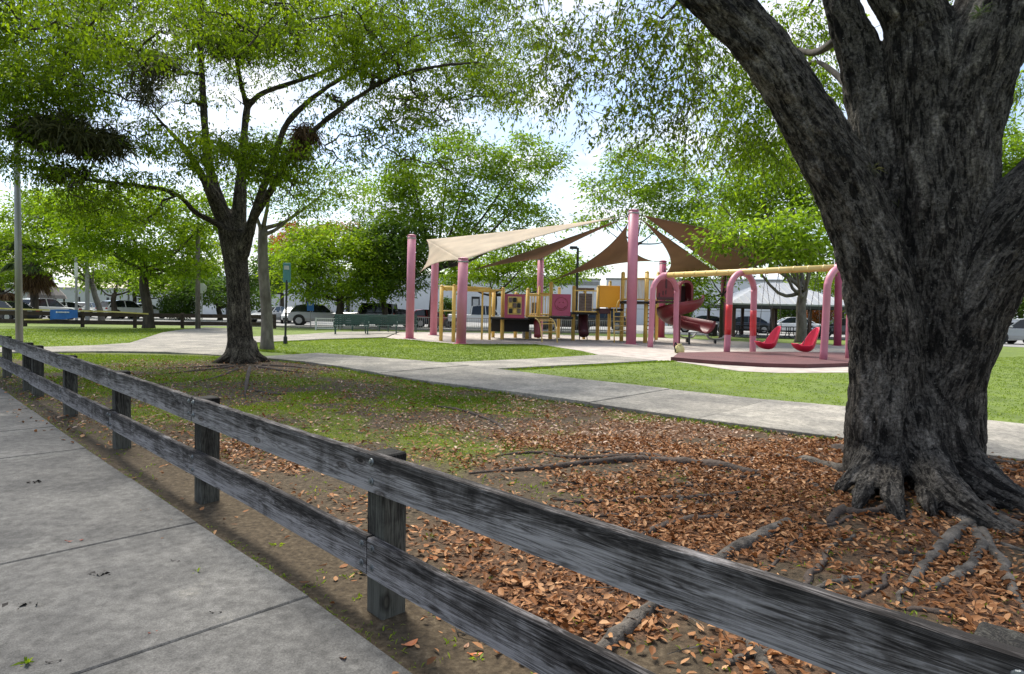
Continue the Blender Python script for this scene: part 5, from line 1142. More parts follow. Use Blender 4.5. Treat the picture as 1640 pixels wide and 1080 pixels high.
# hood: an arch with depth and a dark mouth
hx0, hx1, d_ = 1087, 1110, 31.9
a = at(hx0, 485, d_); b_ = at(hx1, 485, d_); w_ = b_[0]-a[0]; zb = a[2]; zt = at(1098, 449, d_)[2]; cx = (a[0]+b_[0])/2
def arch(r, y, zt_): return [(cx-r, y, zb)]+[(cx-r*math.cos(th), y, zt_-r+r*math.sin(th)) for th in np.linspace(0, math.pi, 11)]+[(cx+r, y, zb)]
o1, o2, i1, i2 = arch(w_/2, d_, zt), arch(w_/2, d_+1.1, zt), arch(w_/2*.72, d_, zt-.12), arch(w_/2*.72, d_+1.1, zt-.12)
n = len(o1); mb = MB(); mb.add(o1+o2+i1+i2, [(k, k+1, n+k+1, n+k) for k in range(n-1)]+[(2*n+k, 3*n+k, 3*n+k+1, 2*n+k+1) for k in range(n-1)]+[(k, 2*n+k, 2*n+k+1, k+1) for k in range(n-1)]+[(n+k, n+k+1, 3*n+k+1, 3*n+k) for k in range(n-1)])
hood = mb.build('slide_hood', MT['maroon'], ps); mb = MB(); mb.box((cx, d_+1.12, (zb+zt)/2-.1), (w_*.8, .04, zt-zb-.3)); mb.build('hood_back', MT['dmaroon'], hood)
# spiral trough
Cc = at(1089, 500, 32.6); cen = np.array([Cc[0], Cc[1], 0]); Rr = .78; V = []; m_ = 44; ks = 9
z_top = at(1100, 486, 32)[2]; z_bot = at(1110, 530, 31.5)[2]
for i in range(m_+1):
    f = i/m_; ang = R(5-f*372); z = z_top+(z_bot-z_top)*f**.92; c = cen+np.array([Rr*math.cos(ang), Rr*math.sin(ang)*1.0, z])
    if f > .86:
        g_ = (f-.86)/.14; c = c+np.array([.55*g_, -.35*g_, 0])
    rad_ = np.array([math.cos(ang), math.sin(ang), 0])
    for k in range(ks):
        q_ = math.pi*(k/(ks-1)); V.append(c+rad_*(.38*math.cos(q_))+np.array([0, 0, -.44*math.sin(q_)**.8+.32+.16*max(0, math.cos(q_))]))
mb = MB(); mb.add(V, [(i*ks+k, i*ks+k+1, (i+1)*ks+k+1, (i+1)*ks+k) for i in range(m_) for k in range(ks-1)]); o = mb.build('spiral_slide', MT['maroon'], ps, smooth=True)
md = o.modifiers.new('s', 'SOLIDIFY'); md.thickness = .05
bar('slide_column', cen+[0, 0, -.1], cen+[0, 0, z_top], .06, 'maroon')
bar('slide_foot', at(1104, 533, 31.5), at(1104, 545, 31.5)*[1, 1, 0], .05, 'dsteel')

# ================================================================== SWINGS
MATP = px((1087, 567.5), (1180, 566), (1300, 566.5), (1420, 569), (1430, 583), (1367, 586.5), (1290, 589), (1223, 587.5), (1150, 583.5), (1113, 580.5), (1076, 577))
mb = MB(); mb.prism([(p[0], p[1]) for p in MATP], -.05, .07); tag(mb.build('rubber_mat', MT['mat_rubber']), kind='structure')
lip = px((1430, 584), (1367, 587.5), (1290, 590), (1223, 588.5), (1150, 584.5), (1113, 581.5), (1076, 578))
mb = MB()
for a, b_ in zip(lip[:-1], lip[1:]):
    u = b_-a; mb.box((a+b_)/2+[0, 0, .05], (np.linalg.norm(u)+.02, .09, .15), rz=math.atan2(u[1], u[0]))
tag(mb.build('mat_edge', MT['mat_rubber']), kind='structure')
sA, sB, sC = np.array([6.97, 28.7, 0]), np.array([9.3, 25.4, 0]), np.array([11.52, 22.1, 0])
bz = at(1187, 436.5, 25.4)[2]; ub = (sC-sA)/np.linalg.norm(sC-sA); vb = np.array([-ub[1], ub[0], 0]); vb = -vb if vb[0] < 0 else vb
sw = thing('playground_swing', 'faded pink arched swing frame with long pale yellow top beam', 'swing frame', sB)
def p2(x, y, d):   # helper: image column at a distance on the ground
    q = at(x, y, d); q[2] = 0; return q
for k, c in enumerate((sA, sB, sC)):
    W = .80; pts = []
    zt = bz-.02; pts = [c-vb*W*1.08+[0, 0, -.1], c-vb*W*1.02+[0, 0, 1.2], c-vb*W+[0, 0, zt-W*.95]]+[c+vb*(-W*math.cos(th))+[0, 0, zt-W*.95+W*.95*math.sin(th)] for th in np.linspace(.25, math.pi-.25, 11)]+[c+vb*W+[0, 0, zt-W*.95], c+vb*W*1.02+[0, 0, 1.2], c+vb*W*1.08+[0, 0, -.1]]
    mb = MB(); mb.tube(catmull(pts, 3), .125, 14); arch_o = mb.build('arch', MT['pink'], sw, smooth=True)
    if k == 1:
        for s, z0, z1 in ((-1, .75, 1.95), (1, .7, 1.75)):
            mb = MB(); pt = lambda z: c+vb*s*W*np.interp(z, [-.1, 1.2, zt-W*.95], [1.08, 1.02, 1.0])+[0, 0, z]
            mb.tube([pt(z) for z in np.linspace(z0, z1, 6)], .1285, 14); o = mb.build('repainted_band', MT['red'], arch_o, smooth=True); o['label'] = 'patch repainted in brighter red'
    mb = MB(); mb.tube([c-ub*.16+[0, 0, bz], c+ub*.16+[0, 0, bz]], .155, 14); mb.build('beam_clamp', MT['pink'], arch_o)
mb = MB(); mb.tube([sA-ub*.12+[0, 0, bz+.02], sC+ub*.25+[0, 0, bz+.02]], .12, 14); bm_o = mb.build('top_beam', MT['paleyel'], sw, smooth=True)
for i in range(1, 14):
    f = i/14; c = sA+(sC-sA)*f+[0, 0, bz+.02]; mb = MB(); mb.tube([c-ub*.02, c+ub*.02], .135, 12); mb.build('hanger', MT['paleyel'], bm_o)
# high-back bucket seat with four chains
def swing_seat(label, f):
    c = sB+(sC-sB)*f; s0 = c+[0, 0, .26]; t = thing('bucket_swing', label, 'swing', c, 0, 'red bucket swing seats')
    fx = -vb.copy()*.35+np.array([-.93, -.1, 0]); fx /= np.linalg.norm(fx); fx = np.array([-.96, -.28, 0]); sx = np.array([-fx[1], fx[0], 0])
    # profile: lip, seat pan, back: (along fx, z, half width, side height)
    pr = [(.58, .30, .19, .02), (.55, .18, .23, .08), (.44, .07, .26, .17), (.24, .0, .28, .24), (.02, -.03, .29, .28), (-.16, .03, .29, .30), (-.25, .16, .28, .28), (-.33, .38, .26, .22), (-.40, .62, .22, .15), (-.45, .80, .16, .08), (-.47, .90, .07, .02)]
    V = []; ks = 9
    for i, (x, z, hw_, sh) in enumerate(pr):
        a0 = pr[max(0, i-1)]; a1 = pr[min(len(pr)-1, i+1)]; tx, tz = a1[0]-a0[0], a1[1]-a0[1]; ln = math.hypot(tx, tz); nx, nz = tz/ln, -tx/ln
        if nz < 0 and i < 5: nx, nz = -nx, -nz
        for k in range(ks):
            q = -1+2*k/(ks-1); e_ = abs(q)**2.6; V.append(s0+fx*(x+nx*sh*e_)+sx*(hw_*q)+np.array([0, 0, z+nz*sh*e_]))
    mb = MB(); mb.add(V, [(i*ks+k, i*ks+k+1, (i+1)*ks+k+1, (i+1)*ks+k) for i in range(len(pr)-1) for k in range(ks-1)]); o = mb.build('seat_shell', MT['seatred'], t, smooth=True)
    md = o.modifiers.new('s', 'SOLIDIFY'); md.thickness = .035; md.offset = 0; sd_ = o.modifiers.new('d', 'SUBSURF'); sd_.levels = 1; sd_.render_levels = 1
    for s in (-1, 1):
        for bx, z in ((.36, .24), (-.36, .58)):
            a = s0+fx*bx+sx*s*.23+[0, 0, z]; b_ = c+ub*s*.28+[0, 0, bz-.08]; mb = MB(); nl = 26
            mb.tube([a+(b_-a)*f_ for f_ in np.linspace(0, 1, nl*2+1)], [.013 if i % 2 else .007 for i in range(nl*2+1)], 5); mb.build('chain', MT['chain'], t)
swing_seat('red high-back bucket swing seat nearer the middle arch', .33)
swing_seat('red high-back bucket swing seat nearer the big tree trunk', .72)
# small yellow bag at the foot of the left arch
b = G(1086, 566); b[2] = 0; t = thing('cloth_bag', 'pale yellow cloth bag with dark strap lying at the foot of the left swing arch', 'bag', b)
rng = np.random.default_rng(4); mb = MB(); mb.lathe(b+[.05, 0, 0], [(.10, .0), (.19, .05), (.20, .15), (.15, .27), (.07, .33), (.09, .36)], 12)
mb.v = [tuple(np.array(p)+rng.normal(0, .012, 3)) for p in mb.v]; mb.build('body', MT['bagy'], t, smooth=True)
mb = MB(); mb.tube(catmull([b+[-.12, -.08, .05], b+[-.17, -.1, .25], b+[-.14, -.08, .42], b+[-.08, -.05, .33]], 4), .025, 6); mb.build('strap', MT['black'], t)

# ================================================================== BENCHES, SIGNS, POLES, FAR FENCES
t = thing('park_bench', 'x', 'bench', (0, 0, 0)); bn = t
for k in range(4):
    mb = MB(); mb.box((0, -.18+k*.125, .45), (1.85, .105, .03), bev=.006); L_(t, mb, 'seat_slat', 'green')
for k in range(5):
    mb = MB(); mb.box((0, .30+.03*k, .56+k*.115), (1.85, .03, .098), bev=.006); L_(t, mb, 'back_slat', 'green')
for s in (-1, 1):
    mb = MB(); mb.tube(catmull([(s*.86, -.24, .0), (s*.86, -.22, .44), (s*.86, .26, .43), (s*.86, .44, 1.08)], 4), .03, 7); L_(t, mb, 'frame', 'green')
    mb = MB(); mb.tube(catmull([(s*.86, .33, .0), (s*.86, .28, .25), (s*.86, .26, .43)], 3), .028, 7); L_(t, mb, 'leg', 'green')
    mb = MB(); mb.tube(catmull([(s*.92, -.22, .44), (s*.92, -.24, .64), (s*.92, .05, .68), (s*.92, .36, .70)], 3), .024, 6); L_(t, mb, 'armrest', 'green')
for i, (x, y, rz, lab) in enumerate(((563, 537, 12, 'left one of the dark green slatted benches on the far path'), (610, 536, 12, 'dark green slatted bench directly left of the first pink post'), (644, 533, 10, 'dark green slatted bench half hidden behind the leftmost pink post'), (586, 530, 190, 'green bench turned away behind the gap between the front benches'))):
    o = bn if i == 0 else copy_tree(bn); p = G(x, y); o.location = (p[0], p[1], .05 if i < 3 else 0); o.rotation_euler.z = R(rz); o['label'] = lab; o['group'] = 'green benches by the far path'

def rail_fence(name, label, pts, m, zs, h, extra=True, cat='fence'):
    t = thing(name, label, cat, pts[0])
    for p in pts:
        mb = MB(); mb.box(np.array(p)+[0, 0, h/2-.1], (.16, .16, h+.2), bev=.01); mb.build('post', MT[m], t)
    for a, b_ in zip(pts[:-1], pts[1:]):
        u = np.array(b_)-a; ln = np.linalg.norm(u)
        for z in zs:
            mb = MB(); mb.box((np.array(a)+b_)/2+[0, 0, z]-np.array([-u[1], u[0], 0])/ln*.11, (ln-.01, .045, .24), rz=math.atan2(u[1], u[0])); mb.build('rail', MT[m], t)
    return t
FP = [at(x, 500, d)*[1, 1, 0] for x, d in ((-130, 35.5), (-46, 36.2), (40, 36.8), (132, 37.4), (216, 38), (292, 38.8), (366, 40), (440, 41.5))]
rail_fence('rail_fence', 'dark brown two-rail wooden fence along the far lawn at left', FP, 'far_wood', (.78, .30), .95)
FR = [at(x, 500, d)*[1, 1, 0] for x, d in ((1585, 38.6), (1625, 37.6), (1665, 36.8), (1705, 36.0))]
# white hoop railing and the long picket fence in front of the cars
def picket(name, label, x0, x1, d0, d1, h, m, step, zs=(.12, .95)):
    a = at(x0, 500, d0)*[1, 1, 0]; b_ = at(x1, 500, d1)*[1, 1, 0]; t = thing(name, label, 'fence', a); u = b_-a; ln = np.linalg.norm(u)
    for z in zs:
        mb = MB(); mb.box((a+b_)/2+[0, 0, h*z], (ln, .04, .05), rz=math.atan2(u[1], u[0])); mb.build('rail', MT[m], t)
    n = int(ln/2.4)
    for i in range(n+1):
        mb = MB(); mb.box(a+u*i/max(n, 1)+[0, 0, h/2], (.08, .08, h*1.05)); mb.build('post', MT[m], t)
    mb = MB()
    for s in np.arange(step/2, ln, step): mb.box(a+u/ln*s+[0, 0, h*.54], (.025, .025, h*.8))
    o = mb.build('pickets', MT[m], t); o['kind'] = 'stuff'
picket('picket_railing', 'low white picket railing in front of the silver car', 506, 541, 41, 41.2, .78, 'white', .13)
picket('picket_fence', 'long grey picket fence between the benches and the parking lot', 545, 1012, 41.3, 43.5, 1.0, 'galv', .13)
mb = MB(); mb.prism([tuple((at(x, 500, d)*[1, 1, 0])[:2]) for x, d in ((400, 43.8), (480, 43.5), (505, 43.2), (1010, 45), (1010, 45.25), (505, 43.45), (480, 43.75), (400, 44.05))], -.05, .13); tag(mb.build('kerb', MT['path']), kind='structure')
# grey lamp pole on the left lawn
b = at(30.5, 500, 18.2)*[1, 1, 0]; t = thing('lamp_pole', 'tall plain grey metal pole rising behind the near fence at left', 'lamp post', b)
mb = MB(); mb.tube([b-[0, 0, .2], b+[0, 0, 3.2], b+[0, 0, 7.5]], [.095, .085, .07], 16); o = mb.build('pole', MT['galv'], t, smooth=True)
mb = MB(); mb.tube([b, b+[0, 0, .03], b+[0, 0, .05]], [.19, .19, .11], 16); mb.build('base_plate', MT['galv'], t)
mb = MB(); mb.tube([b+[0, 0, 7.45], b+[.5, .1, 7.6], b+[.9, .2, 7.6]], [.04, .035, .03], 8); mb.build('arm', MT['galv'], t)
mb = MB(); mb.box(b+[1.15, .25, 7.6], (.6, .3, .14), bev=.03); mb.build('lamp_head', MT['dsteel'], t)
# concrete pole and octagonal sign
b = at(317, 500, 37.2)*[1, 1, 0]; t = thing('utility_pole', 'grey concrete pole beside the octagonal sign at the path bend', 'pole', b)
mb = MB(); mb.tube([b-[0, 0, .2], b+[0, 0, 6.3]], [.15, .11], 10); mb.build('shaft', MT['bark3'], t, smooth=True)
b = at(323.5, 500, 44)*[1, 1, 0]; t = thing('road_sign', 'octagonal sign seen from its pale back on a thin post', 'sign', b); c = at(323.5, 462, 44)
mb = MB(); mb.box(b+[0, 0, c[2]/2], (.06, .06, c[2]+.5)); mb.build('post', MT['galv'], t)
mb = MB(); mb.add([c+[.38*math.cos(R(22.5+45*k)), dy, .38*math.sin(R(22.5+45*k))] for dy in (-.06, -.04) for k in range(8)], [tuple(range(8)), tuple(range(15, 7, -1))]+[(k, 8+k, 8+(k+1) % 8, (k+1) % 8) for k in range(8)]); mb.build('sign_plate', MT['greybox'], t)
# teal sign on a black post
b = G(457, 551)*[1, 1, 0]; d = b[1]; t = thing('park_sign', 'upright teal sign on a black post beside the path', 'sign', b); c = at(459.5, 437, d)
mb = MB(); mb.tube([b-[0, 0, .1], b+[0, 0, .28], b+[0, 0, .32], [c[0], c[1], c[2]-.3]], [.085, .075, .045, .04], 10); mb.build('post', MT['dsteel'], t)
pl = MB().box(c, (.30, .05, .78), bev=.01).build('sign_plate', MT['teal'], t)
MB().box(c+[0, -.03, .2], (.2, .012, .16)).build('emblem', MT['greybox'], pl)
# blue board by the silver car
b = at(497.5, 500, 47.5)*[1, 1, 0]; t = thing('parking_sign', 'square blue sign with white lettering in front of the silver car', 'sign', b); c = at(497.5, 491, 47.5)
mb = MB(); mb.box(b+[0, 0, c[2]/2], (.06, .06, c[2])); mb.build('post', MT['galv'], t)
pl = MB().box(c+[0, -.04, 0], (.52, .03, .68), bev=.006).build('sign_plate', MT['blue'], t)
for k, (w_, z) in enumerate(((.30, .17), (.24, .10))): MB().box(c+[0, -.06, z], (w_, .012, .035)).build('lettering', MT['white'], pl)
# blue banner and caution tape on the far fence
c0, c1 = at(80, 504, 36.4), at(124, 504, 36.8); t = thing('banner', 'long blue banner with a white line of lettering tied to the far fence', 'banner', (c0+c1)/2*[1, 1, 0])
zt0, zb0 = at(80, 496, 36.4)[2], at(80, 512.5, 36.4)[2]; V = []
for i in range(13):
    f = i/12; p = c0+(c1-c0)*f; V += [np.array([p[0], p[1]+.03*math.sin(f*14), zb0+.12*f+.02*math.sin(f*9)]), np.array([p[0], p[1]+.03*math.sin(f*14+.5), zt0+.02*math.sin(f*3)])]
mb = MB(); mb.add(V, [(2*i, 2*i+2, 2*i+3, 2*i+1) for i in range(12)]); pl = mb.build('sheet', MT['blue'], t); md = pl.modifiers.new('s', 'SOLIDIFY'); md.thickness = .01
for k in range(9):
    p = c0+(c1-c0)*(.26+.055*k); MB().box([p[0], p[1]-.05, zt0-.14], (.065, .012, .07 if k % 3 else .09)).build('letter', MT['white'], pl)
def tape(label, pts):
    pts = [np.array(p) for p in pts]; mb = MB(); p = catmull(pts, 5)
    V = []; 
    for i, q in enumerate(p): V += [q+[0, .02*math.sin(i), -.04], q+[0, .02*math.sin(i+1), .04]]
    mb.add(V, [(2*i, 2*i+2, 2*i+3, 2*i+1) for i in range(len(p)-1)]); single('caution_tape', mb, MT['tape'], label, 'tape', p[0], 'yellow tapes on the far fence')
tape('upper yellow tape strung left of the blue banner', [at(-40, 493, 36), at(20, 495, 36.2), at(80, 497, 36.5)])
tape('lower yellow tape strung left of the blue banner', [at(38, 512, 36.5), at(60, 512, 36.5), at(80, 511.5, 36.5)])
tape('yellow tape strung right of the blue banner to the tree', [at(124, 498, 37), at(180, 499.5, 37.4), at(238, 503, 37.9)])
# parking lot lamp behind the frame
b = at(923, 500, 52)*[1, 1, 0]; t = thing('street_lamp', 'dark box-headed street lamp rising behind the shade sails', 'lamp post', b); c = at(924, 397, 52)
mb = MB(); mb.tube([b, [b[0], b[1], c[2]]], [.13, .10], 10); mb.build('pole', MT['dsteel'], t)
mb = MB(); mb.box(c+[-.28, 0, 0], (.62, .4, .22), bev=.03); mb.build('lamp_head', MT['dsteel'], t)
for x, d, h, lab in ((6, 60, 5.2, 'pale thin pole at the far left edge'), (122.5, 44, 4.6, 'thin light pole with pale top band right of the blue banner'), (140, 46, 6.0, 'thicker grey pole in the trees right of the blue banner'), (206, 58, 4.2, 'thin pale pole behind the white parked cars')):
    b = at(x, 500, d)*[1, 1, 0]; t = thing('utility_pole', lab, 'pole', b, 0, 'poles in the parking lot'); mb = MB(); mb.tube([b, b+[0, 0, h]], [.09, .07] if x != 140 else [.15, .12], 8); mb.build('shaft', MT['galv' if x != 6 else 'white'], t)
    mb = MB(); mb.tube([b+[0, 0, h*.70], b+[0, 0, h*.92]], .10, 8)
    if x == 122.5: mb.build('band', MT['white'], t)

# ================================================================== CARS
CARM = {}
def cpaint(n, c):
    if n not in CARM:
        CARM[n] = mat(n+'_car_paint', c, tuple(v*.9 for v in c), 1, .32, coat=.6)
    return CARM[n]
def car(label, x, d, rz, kind, col, cname):
    b = at(x, 500, d)*[1, 1, 0]; t = thing('parked_car', label, 'car', b+[0, 0, .012], R(rz), 'cars in the parking lot'); pm = cpaint(cname, col)
    W = .90
    if kind == 'sedan': Ln, bt_, rf, body = 4.6, .92, 1.43, [(-2.3, .45, .70), (-2.2, .30, .90), (-1.5, .27, .96), (0, .25, .93), (1.0, .25, .92), (1.9, .28, .78), (2.25, .33, .66), (2.3, .42, .58)]; gh = [(-1.75, .95), (-1.05, 1.36), (-.5, 1.43), (.2, 1.42), (.55, 1.34), (1.25, .91)]
    elif kind == 'suv': Ln, bt_, rf, body = 4.6, 1.05, 1.68, [(-2.3, .50, .80), (-2.25, .36, 1.06), (-1.4, .33, 1.08), (0, .32, 1.05), (1.0, .32, 1.04), (1.9, .34, .96), (2.25, .38, .82), (2.3, .46, .70)]; gh = [(-2.15, 1.06), (-1.75, 1.56), (-1.0, 1.68), (.1, 1.67), (.45, 1.58), (1.1, 1.03)]
    elif kind == 'jeep': Ln, bt_, rf, body = 4.3, 1.15, 1.85, [(-2.1, .55, 1.12), (-2.08, .50, 1.15), (-1.0, .48, 1.15), (.6, .48, 1.13), (.9, .48, 1.10), (2.0, .50, 1.08), (2.1, .52, 1.02), (2.12, .55, .95)]; gh = [(-2.05, 1.14), (-1.98, 1.80), (-1.7, 1.85), (.3, 1.85), (.42, 1.80), (.72, 1.13)]
    else: Ln, bt_, rf, body = 5.5, 1.1, 1.85, [(-2.75, .60, 1.05), (-2.7, .55, 1.12), (-1.2, .50, 1.12), (0, .48, 1.12), (1.0, .48, 1.12), (2.2, .50, 1.06), (2.7, .55, .95), (2.75, .6, .85)]; gh = [(-.95, 1.11), (-.85, 1.78), (-.5, 1.85), (.6, 1.84), (.8, 1.76), (1.35, 1.11)]
    V = []
    for (x_, z0, z1) in body:
        e = 1-.10*(abs(x_)/(Ln/2))**4
        V += [(x_, -W*e*.94, z0), (x_, -W*e, z0+(z1-z0)*.35), (x_, -W*e*.97, z1-.05), (x_, -W*e*.86, z1), (x_, W*e*.86, z1), (x_, W*e*.97, z1-.05), (x_, W*e, z0+(z1-z0)*.35), (x_, W*e*.94, z0)]
    k = 8; n = len(body); mb = MB(); mb.add(V, [(i*k+(j+1) % k, i*k+j, (i+1)*k+j, (i+1)*k+(j+1) % k) for i in range(n-1) for j in range(k)]+[tuple(range(k)), tuple((n-1)*k+j for j in range(k-1, -1, -1))])
    bo = mb.build('body', pm, t, world=False, smooth=False)
    gw = W*.84; rw = W*.68 if kind != 'jeep' else W*.78; zt = max(z for _, z in gh); zb = min(z for _, z in gh)
    V = []
    for (x_, z) in gh:
        f = (z-zb)/(zt-zb); ww = gw+(rw-gw)*f; V += [(x_, -ww, z), (x_, ww, z)]
    n = len(gh); mb = MB(); fc = [(2*i, 2*i+1, 2*i+3, 2*i+2) for i in range(n-1)]+[tuple(2*i for i in range(n-1, -1, -1)), tuple(2*i+1 for i in range(n))]
    mb.add(V, fc); mb.build('windows', MT['glass'], t, world=False)
    mb = MB()      # roof skin and pillars
    rp_i = [i for i, (x_, z) in enumerate(gh) if z > zb+(zt-zb)*.8]; V = []
    for i in rp_i:
        x_, z = gh[i]; f = (z-zb)/(zt-zb); ww = gw+(rw-gw)*f+.012; V += [(x_, -ww, z-.05), (x_, -ww*.93, z+.018), (x_, ww*.93, z+.018), (x_, ww, z-.05)]
    m2 = len(rp_i); mb.add(V, [(i*4+j, (i+1)*4+j, (i+1)*4+j+1, i*4+j+1) for i in range(m2-1) for j in range(3)])
    for s in (-1, 1):
        def gp(i, f=1.0): x_, z = gh[i]; q = (z-zb)/(zt-zb); return np.array([x_, s*(gw+(rw-gw)*q+.008), z])
        mb.tube([gp(0), gp(rp_i[0])], .045, 5); mb.tube([gp(n-1), gp(rp_i[-1])], .035, 5)
        xm = (gh[0][0]+gh[-1][0])/2+.05; mb.tube([(xm, s*(gw+.008), zb), (xm-.05, s*(rw+.01), zt-.04)], .04, 5)
    mb.build('roof', pm, t, world=False)
    wr = .34 if kind == 'sedan' else .39; wx = Ln*.5-.82
    for a in (-wx, wx*1.02):
        for s in (-1, 1):
            mb = MB(); mb.tube([(a, s*(W-.20), wr), (a, s*(W-.02), wr), (a, s*(W+.005), wr)], [wr, wr, wr*.92], 16); wo = mb.build('wheel', MT['tyre'], t, world=False)
            mb = MB(); mb.tube([(a, s*(W+.006), wr), (a, s*(W+.014), wr)], [wr*.66, wr*.6], 10); mb.build('rim', MT['rim'], wo, world=False)
            mb = MB(); mb.tube([(a, s*(W-.1), wr+.03), (a, s*(W-.004), wr+.03)], wr*1.17, 16); mb.build('wheel_arch', MT['black'], t, world=False)
    fz = body[-2][2]; rz_ = body[1][2]
    for s in (-1, 1):
        mb = MB(); mb.box((Ln/2-.06, s*W*.66, fz-.08), (.14, .34, .14), bev=.03); mb.build('headlight', MT['lamp'], t, world=False)
        mb = MB(); mb.box((-Ln/2+.05, s*W*.70, rz_-.12), (.12, .26, .16), bev=.03); mb.build('taillight', MT['tail'], t, world=False)
        mb = MB(); mb.box((gh[-1][0]-.15, s*(W+.09), bt_+.08), (.12, .16, .12), bev=.03); mb.build('mirror', pm, t, world=False)
    mb = MB(); mb.box((Ln/2-.03, 0, .42), (.10, W*1.5, .16), bev=.02); mb.box((-Ln/2+.03, 0, .45), (.10, W*1.5, .16), bev=.02); mb.build('bumper', MT['black'], t, world=False)
    mb = MB(); mb.box((-Ln/2-.01, 0, .72), (.03, .34, .16)); mb.build('number_plate', MT['white'], t, world=False)
    if kind == 'jeep':
        mb = MB(); mb.tube([(-2.12, .1, 1.0), (-2.32, .1, 1.0)], .38, 14); mb.build('spare_wheel', MT['tyre'], t, world=False)
    return t
WH, SV, BK, NV, RD = (.74, .74, .73), (.33, .34, .35), (.012, .012, .013), (.015, .022, .042), (.30, .012, .018)
car('dark sedan at the far left edge behind the rail fence', 4, 43.5, 168, 'sedan', BK, 'black')
car('white sport utility car seen from behind beside the palm trunk', 72, 50, 82, 'suv', WH, 'white')
car('white sedan between the blue banner and the grey pole', 105, 58, 60, 'sedan', WH, 'white')
car('white sedan parked right of the grey pole behind the banner', 136, 60, 100, 'sedan', WH, 'white')
car('white sport utility car under the thin trees left of the dark trunk', 200, 58, 70, 'suv', WH, 'white')
car('silver sedan half hidden by the trunk behind the rail fence', 228, 60, 75, 'sedan', SV, 'silver')
car('white sedan behind the slender pale trunk', 436, 56, -100, 'sedan', WH, 'white')
car('white sedan with open road in front, right of the teal sign post', 470, 55, -75, 'sedan', WH, 'white')
car('silver sport utility car beside the blue square sign', 512, 50, 12, 'suv', SV, 'silver')
car('black boxy jeep behind the green benches', 592, 49.5, 176, 'jeep', BK, 'black')
car('dark blue sedan behind the leftmost pink post', 640, 50, 20, 'sedan', NV, 'navy')
car('red sedan between the two left pink posts', 684, 51, 25, 'sedan', RD, 'red')
car('white pickup truck behind the overhead ladder', 772, 51, 8, 'pickup', WH, 'white')
car('black sedan behind the smiling pink panel', 905, 52, 15, 'sedan', BK, 'black')
car('black sport utility car behind the yellow ladder', 960, 53, 170, 'suv', BK, 'black')
car('silver sedan left of the litter bin', 1128, 52, 165, 'sedan', SV, 'silver')
car('dark blue sedan behind the middle swing arch', 1192, 54, 170, 'sedan', NV, 'navy')
car('white sedan behind the pale tree trunk at the pavilion', 1268, 55, 170, 'sedan', WH, 'white')
car('black sedan just left of the big trunk', 1352, 47, 172, 'sedan', BK, 'black')
car('white sedan at the right edge, nearer the big trunk', 1598, 41.5, 175, 'sedan', WH, 'white')
car('silver sport utility car at the right picture edge', 1640, 41, 160, 'suv', SV, 'silver')

# ================================================================== FALLEN LEAVES AND GRASS
rng = np.random.default_rng(909)
def litter(name, N, box, leaf, m, dens, hl=.0, zf=None, aspect=.5):
    x = rng.uniform(box[0], box[1], N); y = rng.uniform(box[2], box[3], N); k = inpoly(x, y, DIRT) & (rng.uniform(0, 1, N) < dens(x, y)); x, y = x[k], y[k]
    # keep to what a camera near here can see
    n = len(x); P = np.stack([x, y, gz(x, y)+rng.uniform(.0, .030, n)], 1)
    a = rng.uniform(0, 6.28, n); D = np.stack([np.cos(a), np.sin(a), rng.uniform(-.1, .35, n)], 1); D /= np.linalg.norm(D, axis=1)[:, None]
    side = np.stack([-np.sin(a), np.cos(a), rng.normal(0, .3, n)], 1); side /= np.linalg.norm(side, axis=1)[:, None]
    S = (leaf*rng.uniform(.35, 1.0, n)**.8*1.35)[:, None]; wd = S*aspect*.5*rng.uniform(.45, 1.25, n)[:, None]; up_ = np.cross(D, side); up_ *= np.sign(up_[:, 2:3])
    cu = rng.normal(.12, .2, n)[:, None]*S
    # six vertices: base, two left, tip, two right -> two quads folded on the midrib
    b0 = P; tip = P+D*S+up_*cu*.8; l1 = P+D*S*.3+side*wd+up_*cu; l2 = P+D*S*.68+side*wd*.8+up_*cu*1.2; r1 = P+D*S*.3-side*wd+up_*cu*.7; r2 = P+D*S*.68-side*wd*.8+up_*cu*.9
    V = np.stack([b0, l1, l2, tip, r2, r1], 1).reshape(-1, 3); i = np.arange(n)[:, None]*6
    Q = np.stack([i+np.array([0, 3, 2, 1]), i+np.array([0, 5, 4, 3])], 1).reshape(-1, 4)
    rn = np.clip(rng.beta(2.0, 2.2, n), 0, 1)
    o = link_mesh(name, arr_mesh(name, V, Q, {'rnd': ('FACE', np.repeat(rn, 2))}), MT[m]); o['kind'] = 'stuff'; return o
def dn_near(x, y): return np.clip(leafdens(x, y)*1.0, 0, 1)
litter('fallen_leaves', 150000, (-3.5, 9, 1.0, 7.5), .047, 'litter', dn_near)
def pal(x, y): return np.clip(leafdens(x, y)*np.clip((y-5.0)/2.5, 0, 1)*.7, 0, 1)
litter('fallen_leaves', 90000, (-7, 11, 5.0, 11.5), .047, 'litterpale', pal)
litter('fallen_leaves', 50000, (-9, 11, 5.5, 14), .052, 'litter', lambda x, y: leafdens(x, y)*.5)
litter('fallen_leaves', 2600, (-9, 3, .8, 9), .055, 'litter', lambda x, y: np.full(len(x), .22))
litter('fallen_leaves', 30000, (-10, 2, 6.5, 16.5), .05, 'litter', lambda x, y: .42*np.clip(fbm(np.stack([x, y, 0*x], 1)*1.2, 61, 4)*3-.9, .1, 1))
litter('fallen_leaves', 16000, (-10, 2, 6.5, 16.5), .05, 'litterpale', lambda x, y: .4*np.clip(fbm(np.stack([x, y, 0*x], 1)*1.2, 63, 4)*3-.9, .1, 1))

